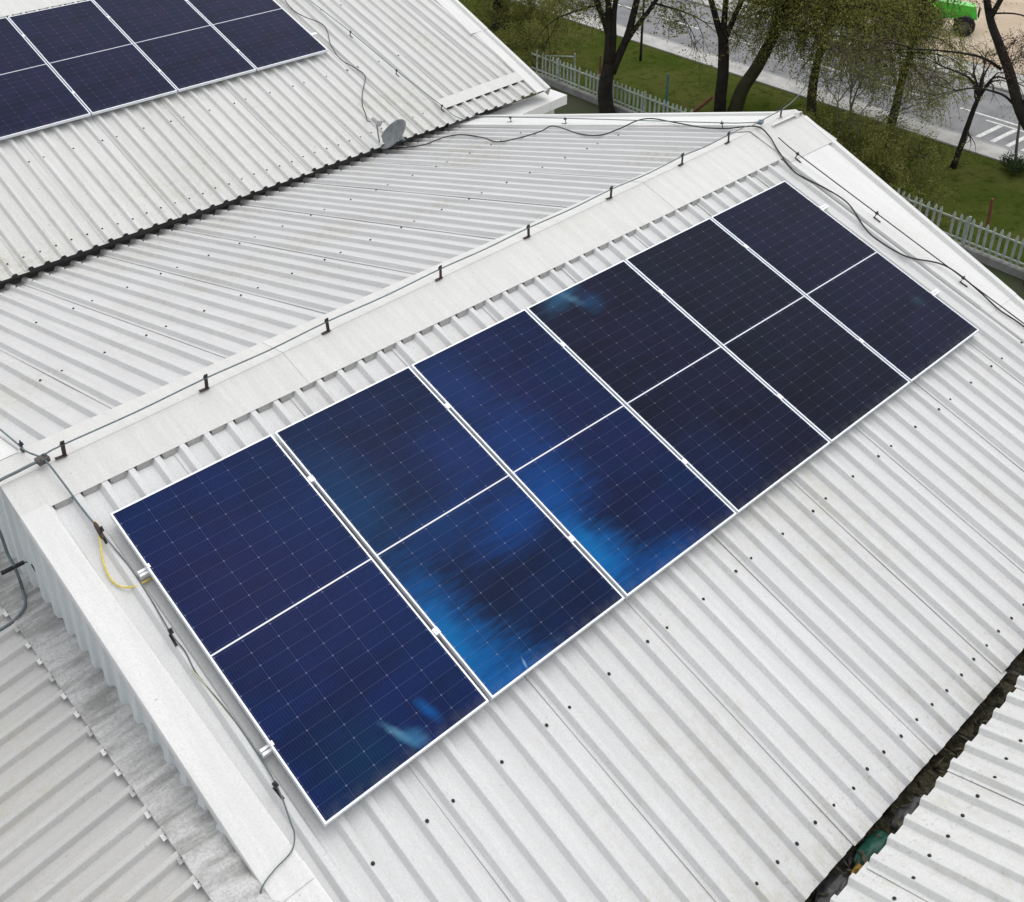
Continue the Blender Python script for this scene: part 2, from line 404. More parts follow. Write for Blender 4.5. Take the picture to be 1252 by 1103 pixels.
# boards below the sheets and the walls
m = MB()
m.hexa([near(LEFT + .03, -.6, -.10), near(7.9, -.6, -.10), near(7.55, 4.0, -.10), near(LEFT + .03, 4.0, -.10)],
       [near(LEFT + .03, -.6, -.012), near(7.9, -.6, -.012), near(7.55, 4.0, -.012), near(LEFT + .03, 4.0, -.012)])
m.hexa([back(LEFT + .03, .05, -.10), back(7.9, .05, -.10), back(7.8, 4.9, -.10), back(LEFT + .03, 4.9, -.10)],
       [back(LEFT + .03, .05, -.012), back(7.9, .05, -.012), back(7.8, 4.9, -.012), back(LEFT + .03, 4.9, -.012)])
obj('roof_boarding', m, M['deck'], hall)
m = MB()
def gable(x0a, x0b, th, ys, zs, ztop):
    lo = [Vector((x0a, ys[0], ZG)), Vector((x0b, ys[-1], ZG))]
n_ = near(0, 3.9, -.12); b_ = back(0, 4.9, -.12); a_ = Vector((0, .62, near(0, -.62, -.12).z))
def gable_wall(xa, xb, xc, t):
    o_ = [Vector((xa, n_.y, ZG)), Vector((xc, b_.y, ZG)), Vector((xc, b_.y, b_.z)), Vector((xb, a_.y, a_.z)), Vector((xa, n_.y, n_.z))]
    return o_, [p + Vector((t, 0, 0)) for p in o_]
m.hexa(*gable_wall(LEFT + .05, LEFT + .05, LEFT + .05, .2)); m.hexa(*gable_wall(7.35, 7.75, 7.85, .2))
m.box((LEFT + .25, n_.y, ZG), (7.3, n_.y + .2, n_.z)); m.box((LEFT + .25, b_.y - .2, ZG), (7.8, b_.y, b_.z))
obj('wall', m, M['wall'], hall)

# ridge capping: front flange turned down between the ribs, flat rear flange
def apex(x): return Vector((x, .565 + .0225 * x, .111 + .0072 * x + .004))
CAP_SD = -.275
def cap_piece(x0, x1, lift):
    m = MB(); xs = [x0 + (x1 - x0) * i / 8 for i in range(9)]; up = Vector((0, 0, lift))
    lo = [near(x, CAP_SD - .006 * max(0, x - 5), .041) + up for x in xs]
    top = [apex(x) + up for x in xs]; bk = [back(x, .235, .054) + up for x in xs]
    front = [p - Vector((0, .004, .006)) for p in top]
    rear = [p + Vector((0, .006, -.003)) for p in top]
    n = len(xs); vs = lo + front + top + rear + bk
    fs = [(r_ * n + i, r_ * n + i + 1, (r_ + 1) * n + i + 1, (r_ + 1) * n + i) for r_ in range(4) for i in range(n - 1)]
    m.add(vs, fs); return m
cuts = [-.43, 1.62, 3.62, 5.62, 7.02, 8.05]
for k in range(len(cuts) - 1):
    cap = obj('ridge_cap', cap_piece(cuts[k], cuts[k + 1] + (.06 if k < 4 else .0), .0025 * (k % 2)), M['cap'], hall, solid=.0012)
    for s0 in SEAMS:
        for i in range(5):
            a, b = s0 + i * PITCH - PITCH + .112, s0 + i * PITCH + .020
            if not (cuts[k] - .02 <= a < cuts[k + 1] - .02) or b > 7.45 or a < -.30: continue
            sdx = CAP_SD - .006 * max(0, a - 5)
            j = rnd.uniform(-.004, .004)
            m = MB(); vs = [near(a, sdx - .001, .0405), near(b, sdx - .001, .0405), near(b - .003, sdx + .020 + j, .005), near(a + .003, sdx + .020 + j, .005)]
            m.add(vs, [(0, 1, 2, 3)])
            # cut tab folded on the rib side
            m.add([near(b, sdx - .0005, .041), near(b + .012, sdx + .012, .040), near(b + .002, sdx + .024, .010)], [(0, 1, 2)])
            m.add([near(a, sdx - .0005, .041), near(a - .010, sdx + .010, .039), near(a - .001, sdx + .022, .010)], [(0, 1, 2)])
            obj('turned_down_tab', m, M['tab'], cap, solid=.001)
# verge flashings
def verge_piece(fn, out_fn, in_x, a, b, side, h=.047, drop=.11, lift=0, n=10):
    m = MB(); rows = []
    for j in range(n + 1):
        t = a + (b - a) * j / n; xo = out_fn(t); xi = in_x(t); sg = 1 if xo > xi else -1
        w = .0015 * noise.noise(Vector((t * 2, xi, 3)))
        rows.append([fn(xi - sg * .002, t, .012), fn(xi, t, h - .004 + lift + w), fn(xi + sg * .012, t, h + lift + w),
                     fn(xo - sg * .125, t, h + lift + w), fn(xo - sg * .110, t, h - .026 + lift), fn(xo - sg * .070, t, h - .026 + lift) if side == 'fold' else fn(xo - sg * .060, t, h + lift),
                     fn(xo - sg * .05, t, h + .010 + lift) if side == 'fold' else fn(xo - sg * .02, t, h + lift), fn(xo - sg * .004, t, h + (.014 if side == 'fold' else 0) + lift), fn(xo, t, h - .006 + lift), fn(xo, t, h - drop), fn(xo - sg * .012, t, h - drop - .01)])
        if side != 'fold': rows[-1][4] = fn(xo - sg * .075, t, h + lift)
    k = len(rows[0]); m.add([p for r_ in rows for p in r_], [(j * k + i, j * k + i + 1, (j + 1) * k + i + 1, (j + 1) * k + i) for j in range(n) for i in range(k - 1)])
    return m
cst = lambda v: (lambda t: v)
def lin_(v, s_): return lambda t: v + s_ * t
obj('verge_flashing', verge_piece(near, lin_(-.43, .008), lin_(-.255, .03), -.30, 2.43, 'flat', h=.049, drop=.06), M['trim'], hall, solid=.0012)
obj('verge_flashing', verge_piece(near, lin_(-.425, .008), lin_(-.25, .03), 2.33, 4.12, 'flat', h=.044, drop=.06), M['trim'], hall, solid=.0012)
obj('verge_flashing', verge_piece(near, edge_near, cst(7.30), -.64, 2.2, 'fold', h=.047), M['trim'], hall, solid=.0012)
obj('verge_flashing', verge_piece(near, edge_near, cst(7.29), 2.1, 4.12, 'fold', h=.043), M['trim'], hall, solid=.0012)
obj('verge_flashing', verge_piece(back, edge_back, lin_(7.60, -.03), -.02, 5.3, 'fold', h=.055), M['trim'], hall, solid=.0012)
obj('verge_flashing', verge_piece(back, cst(-.43), cst(-.20), .20, 5.2, 'flat', h=.052), M['trim'], hall, solid=.0012)
# corner cover over the right-hand end of the ridge
m = MB(); xs = [7.30, 7.55, 7.8, 8.06]
lo = [near(x, -.20, .053) for x in xs]; tp = [apex(x) + Vector((0, 0, .008)) for x in xs]; bk = [back(x, .30, .062) for x in xs]
for row_ in (lo, tp, bk): row_.append(row_[-1] + Vector((.06, 0, .006))); row_.append(row_[-1] + Vector((.004, 0, -.13)))
m.add(lo + tp + bk, [(r_ * 6 + i, r_ * 6 + i + 1, r_ * 6 + 7 + i, r_ * 6 + 6 + i) for r_ in range(2) for i in range(5)])
obj('ridge_end_cover', m, M['cap'], hall, solid=.0015)
# corrugated cladding of the left gable, lower edge cut straight so its ribs show as a zigzag
m = MB(); cols = []
y = 1.5
WP = [(0, 0), (.03, 0), (.045, .022), (.105, .022), (.12, 0)]
def wall_z(y): return -.70 - .10 * max(0, -1.35 - y)
while y > -2.02:
    for dy, dx in WP:
        yy = y - dy
        if yy < -2.02: break
        top = near(0, -yy / CP, .0).z - .03 if yy < .62 else back(0, (yy - .655) / C2, 0).z - .03
        zb = wall_z(yy) - .012 + .006 * noise.noise(Vector((yy * 3, 0, 0)))
        cols.append((Vector((LEFT + .032 - dx * .9, yy, max(top, zb + .01))), Vector((LEFT + .012 - dx, yy, zb))))
    y -= PITCH
strip(m, [c[0] for c in cols], [c[1] for c in cols])
obj('gable_cladding', m, M['clad'], hall, solid=.0012)
# screws of the main roof
pts = []
for k, s0 in enumerate(SEAMS):
    for i, c in enumerate((.067, .067 + 2 * PITCH, .067 + 4 * PITCH)):
        x = s0 + c
        if -.2 < x < 7.28 and not (k == 9): pts.append(near(x + rnd.uniform(-.006, .006), 2.56 + rnd.uniform(-.008, .008), .0355 + .003))
    for i in range(5):
        x = s0 + .067 + i * PITCH
        if x < 7.28: pts.append(near(x + rnd.uniform(-.006, .006), 3.93 + .018 * (x - 2) + rnd.uniform(-.012, .012), .0385))
put_screws(hall, [p for p in pts if p.x > -.15], N_UP, 72)
pts = []
for k in range(9):
    for c in (.067, .067 + 2 * PITCH, .067 + 4 * PITCH):
        x = BACK_X0 + k * SHEET + c
        if x < 0 or x > 7.5: continue
        for sd in (1.49 + .042 * x, 3.13 + .045 * x): pts.append(back(x + rnd.uniform(-.006, .006), sd + rnd.uniform(-.012, .012), .039))
    for i in range(5):
        x = BACK_X0 + k * SHEET + .067 + i * PITCH
        if .5 < x < 7.4: pts.append(back(x, 4.84 + .012 * x + rnd.uniform(-.02, .02), .039))
put_screws(hall, pts, B_UP, 28)

# ================================================================== far hall
fhall = empty('hall_building', (4, 9, ZG), 'farther white metal roofed hall behind the satellite dish, its eave overhanging the valley', 'building', 'parallel metal roofed halls')
FAR_X0 = 1.435 - 2 * SHEET
FE, FT = -4.838, -9.54
def far_end(k): return FE + .012 * math.sin(k * 1.7) - .006 * k
for k in range(9):
    s0 = FAR_X0 + k * SHEET
    hi = s0 + SHEET > 7.4
    obj('roof_sheet', sheet(far, s0, FT, far_end(k), seed=k + 40, x_max=8.85), M['roof_far'], fhall, solid=.0012)
for k in (9, 10): obj('roof_sheet', sheet(far, FAR_X0 + k * SHEET, FT, far_end(k), nribs=5, seed=51 + k, x_max=9.13 if k == 10 else 9.2), M['roof_far'], fhall, solid=.0012)
# cross flashing with turned down tabs on the right part of the far slope
def xflash(x): return -5.15 - .035 * (x - 7.4)
m = MB(); xs = [7.36 + .2 * i for i in range(9)]
strip(m, [far(x, xflash(x), .041) for x in xs], [far(x, xflash(x) - .20, .043) for x in xs])
fl = obj('cross_flashing', m, M['cap'], fhall, solid=.0012)
m = MB()
for i in range(12):
    b = FAR_X0 + 8 * SHEET + i * PITCH + .02; a = b - PITCH + .092
    if a < 7.36 or b > 8.95: continue
    m = MB(); m.add([far(a, xflash(a), .0405), far(b, xflash(b), .0405), far(b, xflash(b) + .004, .008), far(a, xflash(a) + .004, .008)], [(0, 1, 2, 3)])
    obj('turned_down_tab', m, M['rust'], fl, solid=.001)
obj('verge_flashing', verge_piece(far, edge_far, lin_(8.40, -.087), FT, -6.45, 'fold', h=.048), M['trim'], fhall, solid=.0012)
obj('verge_flashing', verge_piece(far, edge_far, lin_(8.47, -.087), -6.49, FE - .03, 'fold', h=.043), M['trim'], fhall, solid=.0012)
# ridge cap and rear slope (beyond the picture, seen only by neighbours)
def fapex(x): r_ = far(x, FT - .20, .05); return r_
m = MB(); xs = [-.9 + i for i in range(11)]
lo = [far(x, FT + .27, .041) for x in xs]; tp = [far(x, FT - .16, .043) for x in xs]; bk = [Vector((p.x, p.y + .3, p.z - .09)) for p in tp]
m.add(lo + tp + bk, [(r_ * 11 + i, r_ * 11 + i + 1, r_ * 11 + 12 + i, r_ * 11 + 11 + i) for r_ in range(2) for i in range(10)])
fc = obj('ridge_cap', m, M['cap'], fhall, solid=.0012)
m = MB()
for i in range(46):
    b = FAR_X0 + i * PITCH + .02; a = b - PITCH + .092
    m = MB(); m.add([far(a, FT + .271, .0405), far(b, FT + .271, .0405), far(b, FT + .277, .008), far(a, FT + .277, .008)], [(0, 1, 2, 3)])
    if 2.2 < a < 5.2: obj('turned_down_tab', m, M['cap'], fc, solid=.001)
def fback(x, t, h=0.):
    a0 = far(x, FT - .12, 0); return Vector((x, a0.y + t * CP, a0.z - t * SP)) + h * B_UP
for k in range(11):
    obj('roof_sheet', sheet(fback, FAR_X0 + k * SHEET, .05, 4.6, seed=k + 60, step=1.2, x_max=8.9), M['roof_back'], fhall)
m = MB()
m.hexa([far(-.6, FT, -.10), far(9.35, FT, -.10), far(8.95, FE - .22, -.05), far(-.6, FE - .22, -.05)],
       [far(-.6, FT, -.012), far(9.35, FT, -.012), far(8.95, FE - .22, -.012), far(-.6, FE - .22, -.012)])
m.hexa([fback(-.6, .02, -.10), fback(8.8, .02, -.10), fback(8.8, 4.5, -.10), fback(-.6, 4.5, -.10)],
       [fback(-.6, .02, -.012), fback(8.8, .02, -.012), fback(8.8, 4.5, -.012), fback(-.6, 4.5, -.012)])
obj('roof_boarding', m, M['deck'], fhall)
fe = far(0, FE, 0); fb = fback(0, 4.4, -.12); fa = far(0, FT, -.14)
m = MB()
m.hexa([Vector((8.72, 5.70, ZG)), Vector((9.25, fb.y, ZG)), Vector((9.25, fb.y, fb.z)), Vector((9.1, fa.y, fa.z)), Vector((8.72, 5.70, -1.42))],
       [Vector((8.52, 5.70, ZG)), Vector((9.0, fb.y, ZG)), Vector((9.0, fb.y, fb.z)), Vector((8.9, fa.y, fa.z)), Vector((8.52, 5.70, -1.42))])
m.box((-.55, 6.3, ZG), (8.5, 6.5, -1.5)); m.box((-.55, fb.y - .2, ZG), (9.0, fb.y, fb.z))
m.box((8.0, 5.58, ZG), (9.34, 6.0, -1.45))
obj('wall', m, M['wall'], fhall)
# boxed white eave end that sticks out past the main gable
m = MB()
m.hexa([Vector(p) for p in ((7.95, 5.30, -1.44), (9.44, 5.42, -1.44), (9.42, 5.74, -1.44), (7.95, 5.64, -1.44))],
       [Vector(p) for p in ((7.95, 5.32, -1.33), (9.46, 5.44, -1.31), (9.43, 5.76, -1.30), (7.95, 5.66, -1.32))])
obj('eave_box', m, M['trim'], fhall)
pts = []
for k in range(9):
    for i in range(5):
        x = FAR_X0 + k * SHEET + .067 + i * PITCH
        if x < 7.2: pts.append(far(x, FE - .16 - .03 * (x - 1) + rnd.uniform(-.012, .012), .039))
        if i in (0, 2, 4) and x < 6.9: pts.append(far(x, -6.432 + rnd.uniform(-.008, .008), .039))
        if i in (0, 2, 4) and 6.6 < x < 8.6: pts.append(far(x, -7.855 + rnd.uniform(-.01, .01), .039)); pts.append(far(x, -6.432 + rnd.uniform(-.02, .02), .039))
put_screws(fhall, [p for p in pts if p.x > 1.0], N_UP, 96)

# ================================================================== low right hall beyond the gutter
lhall = empty('hall_building', (4, -8, ZG), 'nearest white metal roofed hall at the lower right, across the dark gutter', 'building', 'parallel metal roofed halls')
LOW_X0 = 3.105 - 4 * SHEET
for k in range(9):
    obj('roof_sheet', sheet(low, LOW_X0 + k * SHEET, -.0 + .015 * math.sin(k * 2.3), 4.6, seed=k + 80, x_max=7.4), M['roof_near'], lhall, solid=.0012)
m = MB()
m.hexa([low(-.4, .06, -.10), low(7.3, .06, -.10), low(7.3, 4.5, -.10), low(-.4, 4.5, -.10)], [low(-.4, .06, -.012), low(7.3, .06, -.012), low(7.3, 4.5, -.012), low(-.4, 4.5, -.012)])
obj('roof_boarding', m, M['deck'], lhall)
la = low(0, 4.5, -.12)
def low2(x, t, h=0.): return Vector((x, la.y - t * CP, la.z + .12 - t * SP)) + h * N_UP
for k in range(9): obj('roof_sheet', sheet(low2, LOW_X0 + k * SHEET, .03, 4.2, seed=k + 95, step=1.2, x_max=7.4), M['roof_near'], lhall)
m = MB(); l2 = low2(0, 4.0, -.12)
for xa in (-.35, 7.0):
    q = [Vector((xa, -4.2, ZG)), Vector((xa, l2.y, ZG)), Vector((xa, l2.y, l2.z)), Vector((xa, la.y, la.z)), Vector((xa, -4.2, -1.4))]
    m.hexa(q, [p + Vector((.2, 0, 0)) for p in q])
m.box((-.15, l2.y, ZG), (7.0, l2.y + .2, l2.z)); m.box((-.15, -4.3, ZG), (7.0, -4.2, -1.46))
obj('wall', m, M['wall'], lhall)
m = MB(); xs = [-.5 + .8 * i for i in range(11)]
gt = []
prof = [(-3.80, -1.42), (-3.82, -1.58), (-4.17, -1.60), (-4.19, -1.42)]
m.add([Vector((x, y, z)) for x in xs for y, z in prof], [(i * 4 + j, i * 4 + j + 1, i * 4 + 5 + j, i * 4 + 4 + j) for i in range(10) for j in range(3)])
gut = obj('valley_gutter', m, M['rust'], lhall, solid=.002)
pts = [low(LOW_X0 + k * SHEET + .067 + i * PITCH + rnd.uniform(-.006, .006), .255 + rnd.uniform(-.01, .01), .039) for k in range(9) for i in range(5)]
put_screws(lhall, [p for p in pts if p.x > 1.4], L_UP, 90)
# litter in the gutter
m = MB(); nx, ny = 220, 9
vs = []
for i in range(nx):
    for j in range(ny):
        x = 1.2 + 5.6 * i / (nx - 1); y = -3.83 - .33 * j / (ny - 1)
        vs.append((x, y, -1.505 + .05 * noise.fractal(Vector((x * 9, y * 9, 1)), .8, 2., 5) + .03 * noise.noise(Vector((x * 1.5, 0, 4)))))
m.add(vs, [(i * ny + j, i * ny + j + 1, (i + 1) * ny + j + 1, (i + 1) * ny + j) for i in range(nx - 1) for j in range(ny - 1)])
for k in range(520):
    x = rnd.uniform(1.4, 6.5); y = rnd.uniform(-4.12, -3.88); z = -1.465 + rnd.uniform(-.02, .035); a = rnd.uniform(0, 6.3); l = rnd.uniform(.02, .06)
    d = Vector((math.cos(a), math.sin(a), rnd.uniform(-.4, .4))) * l; s_ = Vector((-math.sin(a), math.cos(a), rnd.uniform(-.5, .5))) * l * rnd.uniform(.06, .35); p = Vector((x, y, z))
    m.add([p - d, p + s_, p + d, p - s_], [(0, 1, 2, 3)])
tag(obj('leaf_litter', m, M['litter']), 'dark wet leaf litter filling the valley gutter', 'litter', kind='stuff')
def rag(name, c, lx, ly, mat, label, cat, seed):
    m = MB(); n = 12; vs = []
    for i in range(n):
        for j in range(n):
            u, v = i / (n - 1) - .5, j / (n - 1) - .5
            k = 1 - .5 * (abs(u) * 2) ** 3
            vs.append((c[0] + u * lx + .01 * noise.noise(Vector((v * 5, seed, 0))), c[1] + v * ly * k, c[2] + (.028 * (1 - 4 * u * u) * (1 - 4 * v * v) + .030 * noise.noise(Vector((u * 3, v * 3, seed + 4)))) + .014 * noise.noise(Vector((u * 6, v * 6, seed)))))
    m.add(vs, [(i * n + j, i * n + j + 1, (i + 1) * n + j + 1, (i + 1) * n + j) for i in range(n - 1) for j in range(n - 1)])
    return tag(obj(name, m, mat, smooth=True, solid=.003), label, cat)
rag('crumpled_plastic', (2.46, -3.985, -1.47), .30, .13, M['greenrag'], 'dark green crumpled plastic lying in the gutter', 'rubbish', 1)
rag('crumpled_plastic', (2.83, -4.0, -1.49), .28, .11, M['greyrag'], 'grey crumpled plastic in the gutter above the green piece', 'rubbish', 5)
rag('crumpled_plastic', (2.08, -3.965, -1.48), .26, .12, M['greyrag'], 'grey crumpled plastic in the gutter at the bottom of the frame', 'rubbish', 8)
rag('dry_leaf', (2.265, -4.00, -1.44), .09, .05, M['dryleaf'], 'yellow brown dead leaf beside the green plastic in the gutter', 'leaf', 3)

# ================================================================== lean-to roof at the lower left
lto = empty('lean_to', (-2.5, -.5, ZG), 'lower lean-to with grimy ribbed metal roof against the left gable', 'building')
LP = .1712; LY = .249 + .067 * LP / PITCH
def leanf(s_, t, h=0.): return lean(LY - s_, t, h)
for k in range(-2, 4):
    obj('roof_sheet', sheet(leanf, k * 5 * LP - .04, .0 , 4.2, seed=k + 120, pitch=LP), M['roof_lean'], lto, solid=.0012)
# apron flashing: follows the ribs softly, tucks under the gable cladding
m = MB(); ys = [1.9 - .0214 * i for i in range(215)]; rows = []
def ribw(y):
    f = ((LY - y) / LP) % 1.0; return math.exp(-((f - .39) / .2) ** 2)
for y in ys:
    wz = wall_z(y) - .012; r_ = []
    for q in range(9):
        u = q / 8; x = -.640 + u * (-.38 + .640)
        z0 = -.756 + .034; h = .024 * ribw(y) * (1 - u * .35) + .004 * noise.noise(Vector((x * 9, y * 4, 0)))
        r_.append(Vector((x, y, z0 + (wz - z0) * u ** 1.3 + h)))
    r_.insert(0, Vector((-.640, y, -.756 + .008 + .02 * ribw(y)))); rows.append(r_)
n = len(rows[0]); m.add([p for r_ in rows for p in r_], [(j * n + i, j * n + i + 1, (j + 1) * n + i + 1, (j + 1) * n + i) for j in range(len(rows) - 1) for i in range(n - 1)])
obj('apron_flashing', m, M['apron'], lto, solid=.0012)
# pale clip over each rib end, with its screw
for k in range(-8, 16):
    y = LY - (k * LP + .067 * LP / PITCH)
    if y > 1.6 or y < -2.4: continue
    m = MB(); T = Matrix.Translation(lean(y, 0, .036)) @ Matrix.Rotation(-LA, 4, 'Y') @ Matrix.Rotation(R(180) + rnd.uniform(-.08, .08), 4, 'Z')
    m.box((-.030, -.022, 0), (.038, .022, .003), T); m.box((-.030, -.022, -.028), (-.026, .022, -.001), T)
    c = obj('rib_end_clip', m, M['lnb'] if k % 3 == 0 else M['trim'], lto)
    o = bpy.data.objects.new('screw', SCREW); COL.objects.link(o); o.parent = c; o.location = lean(y + .004, .012, .0395); o.scale = (.55, .55, .8)
# torn dark sealant along one seam
m = MB()
for (y, t, l) in ((-.385, .27, .05), (-.40, .36, .04), (-1.245, .36, .045), (-1.262, .52, .06), (-1.235, .50, .07), (-1.268, .60, .04)):
    p0, p1 = lean(y, t, .0105), lean(y - .006, t + l, .0105); w = Vector((0, .006, .0))
    m.add([p0, p0 * .5 + p1 * .5 + w, p1, p0 * .5 + p1 * .5 - w], [(0, 1, 2, 3)])
obj('torn_sealant', m, M['black'], lto, solid=.003)
m = MB(); m.box((-4.6, -2.7, ZG), (-4.4, 1.9, -1.55)); m.box((-4.4, -2.7, ZG), (-.62, -2.5, -.98)); m.box((-4.4, 1.7, ZG), (-.62, 1.9, -.98))
obj('wall', m, M['wall'], lto)
m = MB(); m.hexa([lean(-2.75, .02, -.09), lean(1.95, .02, -.09), lean(1.95, 4.1, -.09), lean(-2.75, 4.1, -.09)], [lean(-2.75, .02, -.012), lean(1.95, .02, -.012), lean(1.95, 4.1, -.012), lean(-2.75, 4.1, -.012)])
obj('roof_boarding', m, M['deck'], lto)

# ================================================================== solar panels
def panel_frame():
    m = MB(); t = .035
    m.box((0, -FR, -t), (PW, 0, 0)); m.box((0, -PH, -t), (PW, -PH + FR, 0))
    m.box((0, -PH + FR, -t), (FR, -FR, 0)); m.box((PW - FR, -PH + FR, -t), (PW, -FR, 0))
    return m.mesh('frame')
def panel_glass():
    m = MB(); m.box((FR - .001, -PH + FR - .001, -.0065), (PW - FR + .001, -FR + .001, -.0018)); return m.mesh('cell_glass')
def panel_back():
    m = MB(); m.box((FR, -PH + FR, -.009), (PW - FR, -FR, -.0068)); m.box((.45, -PH / 2 - .04, -.03), (.68, -PH / 2 + .04, -.0095)); return m.mesh('back_sheet')
ROT_N = Matrix.Rotation(P, 4, 'X')
FM = panel_frame(); FM.materials.append(M['alu']); BM = panel_back(); BM.materials.append(M['backsheet'])
BL, DB, GR = (.0, .075, .26), (.004, .022, .115), (.09, .19, .30)
BLOTCH = {  # per panel: soft-edged colour blotches mixed over the cells
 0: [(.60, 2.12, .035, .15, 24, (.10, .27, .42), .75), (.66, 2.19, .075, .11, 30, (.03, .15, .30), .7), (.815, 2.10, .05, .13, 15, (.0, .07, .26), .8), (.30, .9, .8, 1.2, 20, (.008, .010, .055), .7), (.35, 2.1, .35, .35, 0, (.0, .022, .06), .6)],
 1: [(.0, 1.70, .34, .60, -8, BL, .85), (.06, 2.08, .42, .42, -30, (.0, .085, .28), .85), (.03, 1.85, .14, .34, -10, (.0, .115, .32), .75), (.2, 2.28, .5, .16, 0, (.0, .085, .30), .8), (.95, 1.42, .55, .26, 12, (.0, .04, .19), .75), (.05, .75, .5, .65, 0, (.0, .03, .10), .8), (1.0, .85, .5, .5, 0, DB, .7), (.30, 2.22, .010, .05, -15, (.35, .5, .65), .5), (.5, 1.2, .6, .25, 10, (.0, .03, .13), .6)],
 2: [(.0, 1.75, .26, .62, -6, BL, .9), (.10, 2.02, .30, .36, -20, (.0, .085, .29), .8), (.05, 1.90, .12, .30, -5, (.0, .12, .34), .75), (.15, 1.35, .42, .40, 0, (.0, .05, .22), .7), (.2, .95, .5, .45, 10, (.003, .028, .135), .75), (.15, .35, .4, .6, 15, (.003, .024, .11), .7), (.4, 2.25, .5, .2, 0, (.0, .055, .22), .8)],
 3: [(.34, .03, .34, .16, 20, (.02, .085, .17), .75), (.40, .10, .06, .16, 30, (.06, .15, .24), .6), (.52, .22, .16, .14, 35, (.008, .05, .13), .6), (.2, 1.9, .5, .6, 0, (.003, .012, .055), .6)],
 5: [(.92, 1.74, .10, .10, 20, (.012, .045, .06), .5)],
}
NAMES = ['leftmost', 'second from the left', 'third from the left', 'fourth from the left', 'second from the right', 'rightmost']
LOOK = ['dark navy solar panel, leftmost of the six, with pale smears near its lower edge',
        'solar panel with bright blue lower left corner, second of the six from the left',
        'solar panel with a blue patch along its lower left edge, third from the left',
        'dark solar panel with a pale blue smear at its top edge, fourth from the left',
        'almost black solar panel without smears, second from the right in the big array',
        'dark grey purple solar panel at the right end of the big array, at the gable']
def make_panel(mat4, gm, label, group):
    r = empty('solar_panel', (0, 0, 0), label, 'solar panel', group); r.matrix_world = mat4
    for nm, me, mt in (('frame', FM, None), ('cell_glass', None, gm), ('back_sheet', BM, None)):
        if me is None: me = panel_glass(); me.materials.append(mt)
        o = bpy.data.objects.new(nm, me); COL.objects.link(o); o.parent = r
    return r
for i in range(6):
    gm = glass_mat('solar_cells', BLOTCH.get(i, ()), *[((.0008, .0150, .082), (.0022, .0120, .080)), ((.0008, .0125, .060), (.0026, .0100, .052)), ((.0010, .0125, .062), (.0050, .0100, .062)), ((.0030, .0062, .026), (.0060, .0060, .028)), ((.0036, .0058, .021), (.0062, .0058, .023)), ((.0042, .0062, .028), (.0068, .0064, .030))][i])  # view-dependent sheen put into cell colour: left panels bluer, right ones greyer
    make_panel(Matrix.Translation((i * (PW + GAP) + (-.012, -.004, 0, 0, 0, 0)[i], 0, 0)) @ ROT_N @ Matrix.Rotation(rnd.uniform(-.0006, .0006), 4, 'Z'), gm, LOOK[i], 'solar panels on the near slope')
FAR_TR = 6.65
gmf = glass_mat('solar_cells_far', (), (.0060, .0120, .044), (.0130, .0110, .046))
FL = ['rightmost solar panel of the far array, nearest the black hanging cable', 'second solar panel from the right in the far array', 'third solar panel from the right in the far array', 'fourth solar panel from the right in the far array, cut by the left edge']
FAR_SD = -6.871
for i in range(4):
    T = Matrix.Translation(Vector((FAR_TR - (i + 1) * (PW + GAP) + GAP, -(FAR_SD - PH) * CP, -(FAR_SD - PH) * SP)) + FAR * N_UP) @ ROT_N
    make_panel(T, gmf, FL[i], 'solar panels on the far slope')
# rails with their feet and clamps
def arr(x, sd, h, off=0): return Vector((x, -sd * CP, -sd * SP)) + (h + off) * N_UP
def rail(sd, x0, x1, off, seams, label):
    r = empty('mounting_rail', arr(x0, sd, -.075, off), label, 'mounting rail', 'aluminium rails under the panels'); L = Vector(r.location)
    T = Matrix.Translation(arr(0, sd, 0, off)) @ ROT_N
    m = MB(); m.box((x0, -.021, -.076), (x1, -.004, -.0365), T); m.box((x0, .004, -.076), (x1, .021, -.0365), T); m.box((x0 + .004, -.004, -.074), (x1 - .004, .004, -.058), T)
    obj('rail_profile', m, M['alu_white'], r)
    for x in seams:
        m = MB(); m.box((x - .019, -.022, .0008), (x + .019, .022, .0042), T); m.box((x - .007, -.02, -.036), (x + .007, .02, .0005), T)
        m.tube([T @ Vector((x, 0, .004)), T @ Vector((x, 0, .0095))], .0065, 6)
        obj('mid_clamp', m, M['alu_white'], r)
    for xe, s_ in ((x0, -1), (x1, 1)):
        e = seams_end[s_] if False else None
    for x in (x0 + .13, x1 - .13):
        pass
    for k in range(int((x1 - x0) / .9) + 1):
        x = x0 + .12 + k * .893
        if x > x1: break
        m = MB(); m.box((x - .02, -.02, -.080), (x + .02, .02, -.0765), T); m.box((x - .02, .022, -.080), (x + .02, .026, -.045), T)
        obj('rail_foot', m, M['alu_white'], r)
    return r
sm = [i * (PW + GAP) - GAP / 2 for i in range(1, 6)]
def ends(r, sd, xl, xr, off):
    T = Matrix.Translation(arr(0, sd, 0, off)) @ ROT_N
    for x, s_ in ((xl, -1), (xr, 1)):
        if x is None: continue
        m = MB(); a, b = sorted((x, x + s_ * .010)); m.box((a, -.014, -.036), (b, .014, .0009), T); a2, b2 = sorted((x - s_ * .008, x + s_ * .012)); m.box((a2, -.014, .0008), (b2, .014, .0034), T)
        m.tube([T @ Vector((x + s_ * .006, 0, .003)), T @ Vector((x + s_ * .006, 0, .008))], .005, 6)
        obj('end_clamp', m, M['alu_white'], r)
r1 = rail(.44, -.062, 7.06, 0, sm, 'upper aluminium rail under the big array, its end showing by the yellow wire'); ends(r1, .44, 0, 6 * PW + 5 * GAP, 0)
